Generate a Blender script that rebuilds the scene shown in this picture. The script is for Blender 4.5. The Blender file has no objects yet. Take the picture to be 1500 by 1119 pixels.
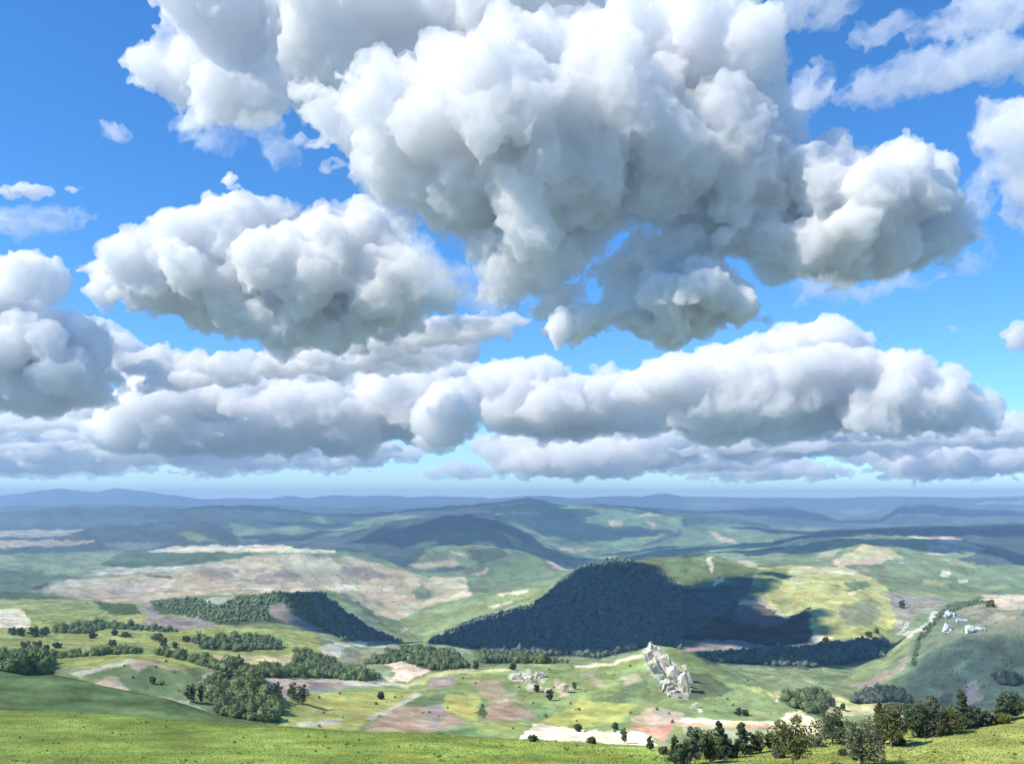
import bpy, bmesh, math, random, time
import numpy as np
from mathutils import Vector, Matrix, noise as mnoise

T0 = time.time()
R = math.radians
random.seed(11); rng = np.random.default_rng(11)
S = bpy.context.scene
COL = S.collection

# ------------------------------------------------------------------ camera
F, CX, YH, CAMZ = 1300.0, 750.0, 730.0, 300.0      # focal length and horizon in photograph pixels, eye height
cam = bpy.data.cameras.new('camera'); cam_o = bpy.data.objects.new('camera', cam); COL.objects.link(cam_o)
cam_o.location = (0, 0, CAMZ); cam_o.rotation_euler = (R(90), 0, 0)
cam.sensor_width = 36; cam.lens = 36 * F / 1500; cam.shift_y = (YH - 559.5) / 1500
cam.clip_start = 0.5; cam.clip_end = 300000
S.camera = cam_o

# ------------------------------------------------------------------ sky, sun, exposure
EL, AZ = R(44), R(-110)                            # sun high, behind the left shoulder
SUN = Vector((math.sin(AZ) * math.cos(EL), math.cos(AZ) * math.cos(EL), math.sin(EL)))
w = bpy.data.worlds.new('World'); S.world = w; w.use_nodes = True
wn = w.node_tree; bg = wn.nodes['Background']
sky = wn.nodes.new('ShaderNodeTexSky'); sky.sky_type = 'NISHITA'; sky.sun_disc = False
sky.sun_elevation = EL; sky.sun_rotation = AZ
sky.air_density = 1.0; sky.dust_density = 0.0; sky.ozone_density = 4.0; sky.altitude = 300
sky_tint = wn.nodes.new('ShaderNodeMixRGB'); sky_tint.blend_type = 'MULTIPLY'; sky_tint.inputs[0].default_value = 1; sky_tint.inputs[2].default_value = (.70, .90, 1.10, 1)
sky_sat = wn.nodes.new('ShaderNodeHueSaturation'); sky_sat.inputs['Saturation'].default_value = 1.12
wn.links.new(sky.outputs[0], sky_tint.inputs[1]); wn.links.new(sky_tint.outputs[0], sky_sat.inputs['Color'])
wn.links.new(sky_sat.outputs[0], bg.inputs[0]); bg.inputs[1].default_value = 0.14
sl = bpy.data.lights.new('sun', 'SUN'); sl.energy = 4.5; sl.angle = R(0.5); sl.color = (1, .93, .80)
sun_o = bpy.data.objects.new('sun', sl); COL.objects.link(sun_o); sun_o.rotation_euler = SUN.to_track_quat('Z', 'Y').to_euler()
vs = S.view_settings
vs.view_transform = 'Standard'; vs.look = 'None'; vs.gamma = 1; vs.exposure = 0.40; vs.use_curve_mapping = False
cy = S.cycles
cy.use_denoising = True; cy.max_bounces = 14; cy.volume_bounces = 12; cy.diffuse_bounces = 3; cy.transparent_max_bounces = 64
HAZE_DENSITY, HAZE_COLOR = 4.4e-5, (.45, .67, 1.0)

# ------------------------------------------------------------------ helpers
def tag(o, label=None, cat=None, group=None, kind=None):
    if label: o['label'] = label
    if cat: o['category'] = cat
    if group: o['group'] = group
    if kind: o['kind'] = kind
    return o

def mesh_obj(name, V, Fc, m=None, parent=None, smooth=False):
    """V (n,3) array, Fc list of (k,3) / (k,4) index arrays -> one linked mesh object"""
    me = bpy.data.meshes.new(name)
    V = np.asarray(V, dtype=np.float32); Fc = [np.asarray(f, dtype=np.int32) for f in Fc if len(f)]
    me.vertices.add(len(V)); me.vertices.foreach_set('co', V.ravel())
    loops = np.concatenate([f.ravel() for f in Fc]); sizes = np.concatenate([np.full(len(f), f.shape[1], np.int32) for f in Fc])
    me.loops.add(len(loops)); me.loops.foreach_set('vertex_index', loops)
    me.polygons.add(len(sizes)); st = np.zeros(len(sizes), np.int32); st[1:] = np.cumsum(sizes)[:-1]
    me.polygons.foreach_set('loop_start', st)
    me.polygons.foreach_set('use_smooth', np.full(len(sizes), smooth))
    me.update(calc_edges=True); me.validate()
    o = bpy.data.objects.new(name, me); COL.objects.link(o)
    if m: me.materials.append(m)
    if parent: o.parent = parent
    return o

def ico(sub):
    bm = bmesh.new(); bmesh.ops.create_icosphere(bm, subdivisions=sub, radius=1)
    V = np.array([v.co[:] for v in bm.verts]); Fc = np.array([[v.index for v in f.verts] for f in bm.faces]); bm.free()
    return V, Fc
ICO1, ICO2, ICO3 = ico(1), ico(2), ico(3)

_perm = np.random.default_rng(5).permutation(4096)
def perlin(x, y, seed=0):
    x = np.asarray(x, float) + seed * 37.17; y = np.asarray(y, float) - seed * 11.3
    xi = np.floor(x).astype(int); yi = np.floor(y).astype(int); xf = x - xi; yf = y - yi
    u = xf * xf * xf * (xf * (xf * 6 - 15) + 10); v = yf * yf * yf * (yf * (yf * 6 - 15) + 10)
    def g(ix, iy, dx, dy):
        a = _perm[(_perm[ix & 4095] + iy) & 4095] * (2 * np.pi / 4096)
        return np.cos(a) * dx + np.sin(a) * dy
    n0 = g(xi, yi, xf, yf) * (1 - u) + g(xi + 1, yi, xf - 1, yf) * u
    n1 = g(xi, yi + 1, xf, yf - 1) * (1 - u) + g(xi + 1, yi + 1, xf - 1, yf - 1) * u
    return (n0 * (1 - v) + n1 * v) * 1.5
def fbm(x, y, oct=4, seed=0, rough=.5):
    s = 0; a = 1
    for k in range(oct):
        s = s + a * perlin(np.asarray(x) * 2 ** k, np.asarray(y) * 2 ** k, seed + k); a *= rough
    return s

def inside(px, py, poly):
    """vectorised point in polygon"""
    px = np.asarray(px); py = np.asarray(py); c = np.zeros(px.shape, bool)
    n = len(poly); j = n - 1
    for i in range(n):
        xi, yi = poly[i]; xj, yj = poly[j]
        if yi != yj:
            c ^= ((yi > py) != (yj > py)) & (px < (xj - xi) * (py - yi) / (yj - yi) + xi)
        j = i
    return c
def edge_dist(px, py, poly):
    d = np.full(np.shape(px), 1e9)
    for i in range(len(poly)):
        ax, ay = poly[i - 1]; bx, by = poly[i]; ex, ey = bx - ax, by - ay
        t = np.clip(((px - ax) * ex + (py - ay) * ey) / (ex * ex + ey * ey + 1e-9), 0, 1)
        d = np.minimum(d, np.hypot(px - ax - t * ex, py - ay - t * ey))
    return d

# ------------------------------------------------------------------ materials
def new_mat(name):
    m = bpy.data.materials.new(name); m.use_nodes = True; n = m.node_tree; n.nodes.clear()
    return m, n, n.nodes.new('ShaderNodeOutputMaterial')
def terrain_mat(name, scale, amp):
    m, n, out = new_mat(name); L = n.links.new; N = n.nodes.new
    b = N('ShaderNodeBsdfDiffuse'); b.inputs['Roughness'].default_value = 1
    at = N('ShaderNodeAttribute'); at.attribute_name = 'field'
    geo = N('ShaderNodeNewGeometry')
    nz = N('ShaderNodeTexNoise'); nz.inputs['Scale'].default_value = scale; nz.inputs['Detail'].default_value = 12; nz.inputs['Roughness'].default_value = .68
    L(geo.outputs['Position'], nz.inputs['Vector'])
    mr = N('ShaderNodeMapRange'); mr.inputs[1].default_value = .3; mr.inputs[2].default_value = .7; mr.inputs[3].default_value = 1 - amp; mr.inputs[4].default_value = 1 + amp
    L(nz.outputs[0], mr.inputs[0])
    hs = N('ShaderNodeHueSaturation'); L(at.outputs['Color'], hs.inputs['Color']); L(mr.outputs[0], hs.inputs['Value'])
    nz2 = N('ShaderNodeTexNoise'); nz2.inputs['Scale'].default_value = scale * 2.3; nz2.inputs['Detail'].default_value = 8; L(geo.outputs['Position'], nz2.inputs['Vector'])
    mr2 = N('ShaderNodeMapRange'); mr2.inputs[1].default_value = .3; mr2.inputs[2].default_value = .7; mr2.inputs[3].default_value = .478; mr2.inputs[4].default_value = .522
    L(nz2.outputs[0], mr2.inputs[0]); L(mr2.outputs[0], hs.inputs['Hue'])
    L(hs.outputs[0], b.inputs['Color'])
    bp = N('ShaderNodeBump'); bp.inputs['Strength'].default_value = .5; bp.inputs['Distance'].default_value = .12 / scale
    L(nz.outputs[0], bp.inputs['Height']); L(bp.outputs[0], b.inputs['Normal'])
    L(b.outputs[0], out.inputs['Surface']); return m
def leaf_mat(name, a, b_, transl=.25, scale=.5):
    """foliage: two greens mixed by a noise over the place, a little light passing through the leaves"""
    m, n, out = new_mat(name); L = n.links.new; N = n.nodes.new
    geo = N('ShaderNodeNewGeometry'); nz = N('ShaderNodeTexNoise'); nz.inputs['Scale'].default_value = scale; nz.inputs['Detail'].default_value = 6; nz.inputs['Roughness'].default_value = .7
    L(geo.outputs['Position'], nz.inputs['Vector'])
    rp = N('ShaderNodeValToRGB'); rp.color_ramp.elements[0].position = .36; rp.color_ramp.elements[1].position = .64
    rp.color_ramp.elements[0].color = (*a, 1); rp.color_ramp.elements[1].color = (*b_, 1); L(nz.outputs[0], rp.inputs[0])
    d = N('ShaderNodeBsdfDiffuse'); t = N('ShaderNodeBsdfTranslucent'); mx = N('ShaderNodeMixShader'); mx.inputs[0].default_value = transl
    L(rp.outputs[0], d.inputs[0]); L(rp.outputs[0], t.inputs[0]); L(d.outputs[0], mx.inputs[1]); L(t.outputs[0], mx.inputs[2]); L(mx.outputs[0], out.inputs[0]); return m
def solid_mat(name, a, b_, scale=1.0, bump=.3):
    m, n, out = new_mat(name); L = n.links.new; N = n.nodes.new
    geo = N('ShaderNodeNewGeometry'); nz = N('ShaderNodeTexNoise'); nz.inputs['Scale'].default_value = scale; nz.inputs['Detail'].default_value = 8; nz.inputs['Roughness'].default_value = .65
    L(geo.outputs['Position'], nz.inputs['Vector'])
    rp = N('ShaderNodeValToRGB'); rp.color_ramp.elements[0].position = .35; rp.color_ramp.elements[1].position = .62
    rp.color_ramp.elements[0].color = (*a, 1); rp.color_ramp.elements[1].color = (*b_, 1); L(nz.outputs[0], rp.inputs[0])
    d = N('ShaderNodeBsdfDiffuse'); L(rp.outputs[0], d.inputs[0])
    bp = N('ShaderNodeBump'); bp.inputs['Strength'].default_value = bump; bp.inputs['Distance'].default_value = .3 / scale; L(nz.outputs[0], bp.inputs['Height']); L(bp.outputs[0], d.inputs['Normal'])
    L(d.outputs[0], out.inputs[0]); return m

# ------------------------------------------------------------------ the lie of the land
# Every curve is a line across the country (crest, trough or break of slope): (bearing as a pixel column, height as a pixel row, distance in metres)
def C(pts, Y=None, dpy=0):
    return [(p[0], p[1] + dpy, p[2] if len(p) > 2 else Y) for p in pts]
CREST0 = [(-300, 1035, 230), (0, 1040, 220), (100, 1043, 215), (200, 1050, 210), (290, 1057, 205), (420, 1064, 195), (520, 1072, 190), (640, 1075, 185), (760, 1084, 180), (900, 1090, 172), (1000, 1097, 160),
          (1100, 1095, 155), (1170, 1086, 152), (1250, 1078, 150), (1330, 1070, 150), (1400, 1060, 150), (1500, 1048, 150), (1800, 1020, 150)]
K13 = [(-300, 812), (0, 812), (180, 808), (300, 803), (440, 803), (500, 805), (560, 808), (625, 800), (690, 798), (750, 806), (790, 820), (830, 834), (870, 832), (900, 826), (1000, 815), (1100, 808), (1170, 800), (1250, 791), (1330, 790), (1400, 794), (1450, 806), (1500, 825), (1800, 820)]
K15 = [(-300, 748), (0, 752), (150, 745), (300, 742), (400, 744), (470, 755), (540, 756), (600, 750), (660, 742), (704, 738), (775, 732), (845, 742), (877, 737), (924, 745), (963, 750), (1000, 752), (1070, 760), (1130, 772), (1180, 777), (1310, 772), (1400, 768), (1500, 764), (1800, 760)]
K16 = [(-300, 741), (0, 741), (400, 742), (600, 743), (800, 742), (900, 743), (1000, 746), (1080, 747), (1157, 741), (1190, 750), (1230, 762), (1290, 757), (1320, 739), (1400, 745), (1500, 749), (1800, 747)]
K17 = [(-300, 722), (0, 727), (50, 720), (85, 715), (110, 719), (140, 722), (165, 716), (210, 719), (260, 726), (300, 731), (340, 730), (390, 732), (420, 727), (450, 731), (490, 725), (530, 727), (560, 726), (600, 729), (640, 727), (680, 727), (720, 730), (780, 728), (800, 726), (840, 730), (900, 727), (940, 727), (970, 722), (1000, 727), (1050, 729), (1200, 730), (1305, 727), (1400, 729), (1500, 728), (1800, 728)]
CURVES = [
    C([(-700, 1275.0), (2200, 1275.0)], 4.0), C([(-700, 1146), (2200, 1146)], 50), C([(-700, 1128), (1000, 1128), (1500, 1122), (2200, 1110)], 112),
    C(CREST0),
    C([(p[0], p[1], p[2] * 1.4) for p in CREST0], dpy=30),
    C([(-300, 955, 420), (0, 982, 420), (90, 990, 430), (180, 1010, 440), (240, 1022, 440), (320, 1048, 430), (410, 1067, 400), (480, 1090, 380), (1000, 1150, 380), (1170, 1150, 380), (1500, 1120, 380), (1800, 1110, 380)]),
    C([(-300, 990), (0, 1000), (180, 1030), (300, 1058), (410, 1070), (480, 1073), (640, 1082), (760, 1092), (1000, 1105), (1170, 1102), (1300, 1090), (1500, 1080), (1800, 1075)], 480),
    C([(-300, 970), (0, 985), (80, 990), (140, 976), (190, 968), (250, 972), (310, 985), (370, 994), (420, 1012), (480, 1032), (560, 1042), (700, 1052), (800, 1062), (980, 1064), (1100, 1062), (1200, 1062), (1300, 1072), (1500, 1062)], 600),
    C([(-300, 985), (0, 992), (140, 986), (190, 978), (250, 982), (310, 992), (370, 999), (420, 1006), (480, 1016), (560, 1024), (700, 1032), (800, 1036), (980, 1032), (1100, 1042), (1200, 1052), (1300, 1062), (1500, 1050)], 690),
    C([(-300, 962, 800), (0, 968, 800), (80, 972, 800), (190, 962, 800), (300, 970, 800), (400, 985, 800), (480, 998, 820), (560, 1003, 850), (590, 998, 900), (650, 983, 950), (720, 978, 950), (760, 973, 950), (800, 972, 950), (850, 975, 950), (900, 969, 950),
       (940, 957, 930), (958, 949, 920), (985, 952, 920), (1020, 965, 900), (1060, 980, 900), (1100, 996, 880), (1150, 1018, 850), (1200, 1040, 820), (1260, 1050, 800), (1350, 1055, 800), (1500, 1045, 800)]),
    C([(-300, 950), (0, 955), (190, 950), (300, 962), (400, 975), (480, 990), (540, 988), (600, 992), (650, 990), (760, 990), (860, 986), (960, 986), (1020, 990), (1060, 995), (1150, 1012), (1200, 1030), (1260, 1045), (1350, 1035), (1500, 1020)], 1150),
    C([(-300, 935), (0, 938), (200, 938), (400, 945), (480, 962), (530, 972), (600, 951), (650, 947), (700, 955), (760, 968), (860, 974), (960, 977), (1060, 982), (1150, 988), (1200, 996), (1250, 1000), (1300, 985), (1350, 957), (1400, 930), (1500, 908)], 1360),
    C([(-300, 915), (0, 918), (200, 918), (400, 923), (480, 940), (530, 956), (580, 950), (620, 951), (700, 963), (740, 967), (860, 969), (960, 967), (1000, 962), (1060, 964), (1150, 967), (1200, 970), (1250, 976), (1290, 962), (1330, 932), (1370, 907), (1400, 893), (1440, 881), (1500, 880), (1800, 895)], 1600),
    C([(-300, 905), (0, 906), (200, 905), (330, 900), (480, 925), (540, 944), (580, 944), (620, 944), (700, 950), (800, 950), (900, 950), (1000, 946), (1060, 950), (1150, 955), (1200, 956), (1250, 956), (1300, 950), (1350, 935), (1400, 905), (1500, 890), (1800, 895)], 1850),
    C([(-300, 900), (0, 900), (150, 898), (220, 886), (330, 872), (400, 868), (465, 870), (500, 893), (540, 918), (585, 941), (620, 941), (700, 930), (800, 925), (900, 920), (1000, 918), (1060, 925), (1150, 930), (1200, 915), (1250, 915), (1300, 932), (1350, 925), (1400, 898), (1500, 888), (1800, 892)], 2100),
    C([(-300, 893), (0, 893), (220, 893), (330, 890), (465, 894), (500, 903), (540, 922), (585, 938), (620, 942), (660, 930), (700, 917), (770, 903), (850, 880), (900, 870), (1000, 866), (1060, 872), (1150, 878), (1200, 868), (1250, 872), (1300, 892), (1350, 890), (1400, 888), (1500, 884), (1800, 888)], 2450),
    C([(-300, 880), (0, 885), (150, 886), (250, 881), (330, 879), (465, 881), (520, 895), (560, 915), (600, 934), (620, 942), (660, 922), (700, 905), (770, 882), (815, 851), (850, 830), (900, 820), (960, 817), (1020, 812), (1060, 818), (1100, 829), (1150, 836), (1190, 836), (1250, 846), (1300, 862), (1330, 875), (1400, 884), (1500, 880), (1800, 885)], 2900),
    C([(-300, 870), (0, 870), (150, 875), (250, 872), (400, 868), (500, 884), (560, 905), (600, 918), (650, 908), (700, 905), (770, 892), (850, 862), (900, 848), (1000, 842), (1100, 846), (1200, 850), (1300, 862), (1400, 876), (1500, 875)], 3400),
    C([(-300, 855), (0, 855), (100, 860), (200, 862), (300, 850), (400, 850), (500, 865), (560, 890), (620, 895), (690, 875), (740, 869), (800, 862), (850, 850), (900, 843), (1000, 838), (1100, 838), (1200, 838), (1300, 848), (1400, 862), (1500, 868)], 3950),
    C([(-300, 835), (0, 835), (70, 838), (180, 832), (300, 812), (400, 803), (440, 801), (490, 807), (540, 824), (620, 842), (670, 849), (690, 856), (740, 864), (800, 855), (850, 845), (900, 838), (1000, 830), (1100, 826), (1200, 815), (1267, 799), (1330, 812), (1400, 825), (1500, 842)], 4900),
    C([(-300, 825), (0, 825), (180, 822), (300, 815), (440, 810), (540, 828), (620, 845), (690, 852), (740, 850), (800, 843), (850, 840), (900, 836), (1000, 828), (1100, 822), (1200, 818), (1270, 808), (1330, 812), (1400, 822), (1500, 835)], 5600),
    C(K13, 6600),
    C(K13, 7500, dpy=7),
    C([(-300, 795), (0, 790), (70, 785), (130, 777), (196, 770), (300, 766), (326, 774), (350, 790), (400, 797), (440, 796), (500, 787), (560, 768), (640, 756), (690, 754), (730, 763), (770, 780), (800, 802), (850, 822), (900, 822), (1000, 808), (1100, 800), (1180, 784), (1260, 775), (1310, 778), (1400, 774), (1440, 776), (1500, 770), (1800, 765)], 8900),
    C([(-300, 790), (0, 784), (200, 780), (300, 778), (345, 784), (440, 780), (500, 779), (560, 775), (640, 768), (720, 774), (800, 800), (850, 812), (900, 812), (1000, 800), (1100, 790), (1180, 789), (1310, 785), (1500, 780)], 10600),
    C(K15, 13500), C(K15, 16500, dpy=7), C(K16, 21000), C(K16, 26000, dpy=5), C(K17, 33000), C([(-700, 737), (2200, 737)], 42000)]

pxs = np.concatenate([np.arange(-700, -300, 14.), np.arange(-300, -60, 4.), np.arange(-60, 1560, 1.45), np.arange(1560, 1800, 4.), np.arange(1800, 2201, 14.)])
NX = len(pxs)
def pchip_col(xk, yk):
    """monotone cubic slopes for all columns at once: xk, yk (K, NX)"""
    h = np.diff(xk, axis=0); d = np.diff(yk, axis=0) / h; m = np.zeros_like(yk)
    w1 = 2 * h[1:] + h[:-1]; w2 = h[1:] + 2 * h[:-1]
    same = d[1:] * d[:-1] > 0
    with np.errstate(divide='ignore', invalid='ignore'):
        hm = (w1 + w2) / (w1 / d[:-1] + w2 / d[1:])
    m[1:-1] = np.where(same, hm, 0); m[0] = d[0]; m[-1] = d[-1]
    return m
def smooth_interp(x, xp, fp):
    v = np.interp(x, xp, fp)
    k = 9; ker = np.hanning(k + 2)[1:-1]; ker /= ker.sum()
    return np.convolve(np.pad(v, k // 2, mode='edge'), ker, 'valid')
KY = np.array([smooth_interp(pxs, [p[0] for p in c], np.log([p[2] for p in c])) for c in CURVES])
KP = np.array([smooth_interp(pxs, [p[0] for p in c], [p[1] for p in c]) for c in CURVES])
KYm = np.exp(KY); KZ = CAMZ - (KP - YH) / F * KYm
assert (np.diff(KYm, axis=0) > 0).all(), [i for i in range(len(CURVES) - 1) if (KYm[i + 1] <= KYm[i]).any()]
M = pchip_col(KYm, KZ)
rowsY, rowsZ, seg_of = [], [], []
for i in range(len(CURVES) - 1):
    span = np.abs(KP[i + 1] - KP[i]).max(); nrow = int(np.clip(span * .75, 7, 46))
    if i < 2: nrow = 8
    for t in np.arange(nrow) / nrow:
        Yr = np.exp(KY[i] * (1 - t) + KY[i + 1] * t); h = KYm[i + 1] - KYm[i]; u = (Yr - KYm[i]) / h
        z = (2 * u**3 - 3 * u**2 + 1) * KZ[i] + (u**3 - 2 * u**2 + u) * h * M[i] + (-2 * u**3 + 3 * u**2) * KZ[i + 1] + (u**3 - u**2) * h * M[i + 1]
        rowsY.append(Yr); rowsZ.append(z); seg_of.append(i)
rowsY.append(KYm[-1]); rowsZ.append(KZ[-1]); seg_of.append(len(CURVES) - 2)
GY = np.array(rowsY); GZ = np.array(rowsZ); seg_of = np.array(seg_of); NR = len(GY)
PX = np.broadcast_to(pxs, GY.shape)
lY = np.log(GY)
# folds and gullies, growing with the distance so that they keep their size in the landscape's own scale
nz = fbm(PX / 95, lY * 9, 5, 3, .55); gul = 1 - np.abs(fbm(PX / 60 + lY * 3, lY * 7, 3, 21)) * 2
amp = np.interp(GY, [0, 100, 200, 450, 1000, 3000, 9000, 20000, 33000, 70000], [0, .4, 1.2, 1.8, 2.8, 4.0, 5.0, 3.4, 1.8, 0])
GZ = GZ + (nz * .8 + gul * .35) * amp / F * GY
GX = (PX - CX) / F * GY
GP = YH + (CAMZ - GZ) / GY * F                       # pixel row of every ground vertex
run = np.minimum.accumulate(GP, axis=0); VIS = GP <= run + .6

def ground_at(px, py, ymin=0, ymax=1e9):
    """the nearest visible ground on a bearing at that pixel row -> (x, y, z)"""
    c = int(np.clip(np.searchsorted(pxs, px), 1, NX - 1))
    f = (px - pxs[c - 1]) / (pxs[c] - pxs[c - 1]); c0 = c - 1 if f < .5 else c
    col = GP[:, c0]; ok = (col <= py) & (GY[:, c0] >= ymin)
    i = int(np.argmax(ok)) if ok.any() else NR - 1
    Y = GY[i, c0]
    if i > 0 and col[i - 1] > py >= col[i]:
        t = (col[i - 1] - py) / (col[i - 1] - col[i] + 1e-9); Y = GY[i - 1, c0] * (1 - t) + GY[i, c0] * t; z = GZ[i - 1, c0] * (1 - t) + GZ[i, c0] * t
    else: z = GZ[i, c0]
    return Vector(((px - CX) / F * Y, Y, z))
def ground_z(x, y):
    px = x / y * F + CX; c = int(np.clip(np.searchsorted(pxs, px), 0, NX - 1))
    return float(np.interp(y, GY[:, c], GZ[:, c]))

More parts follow.
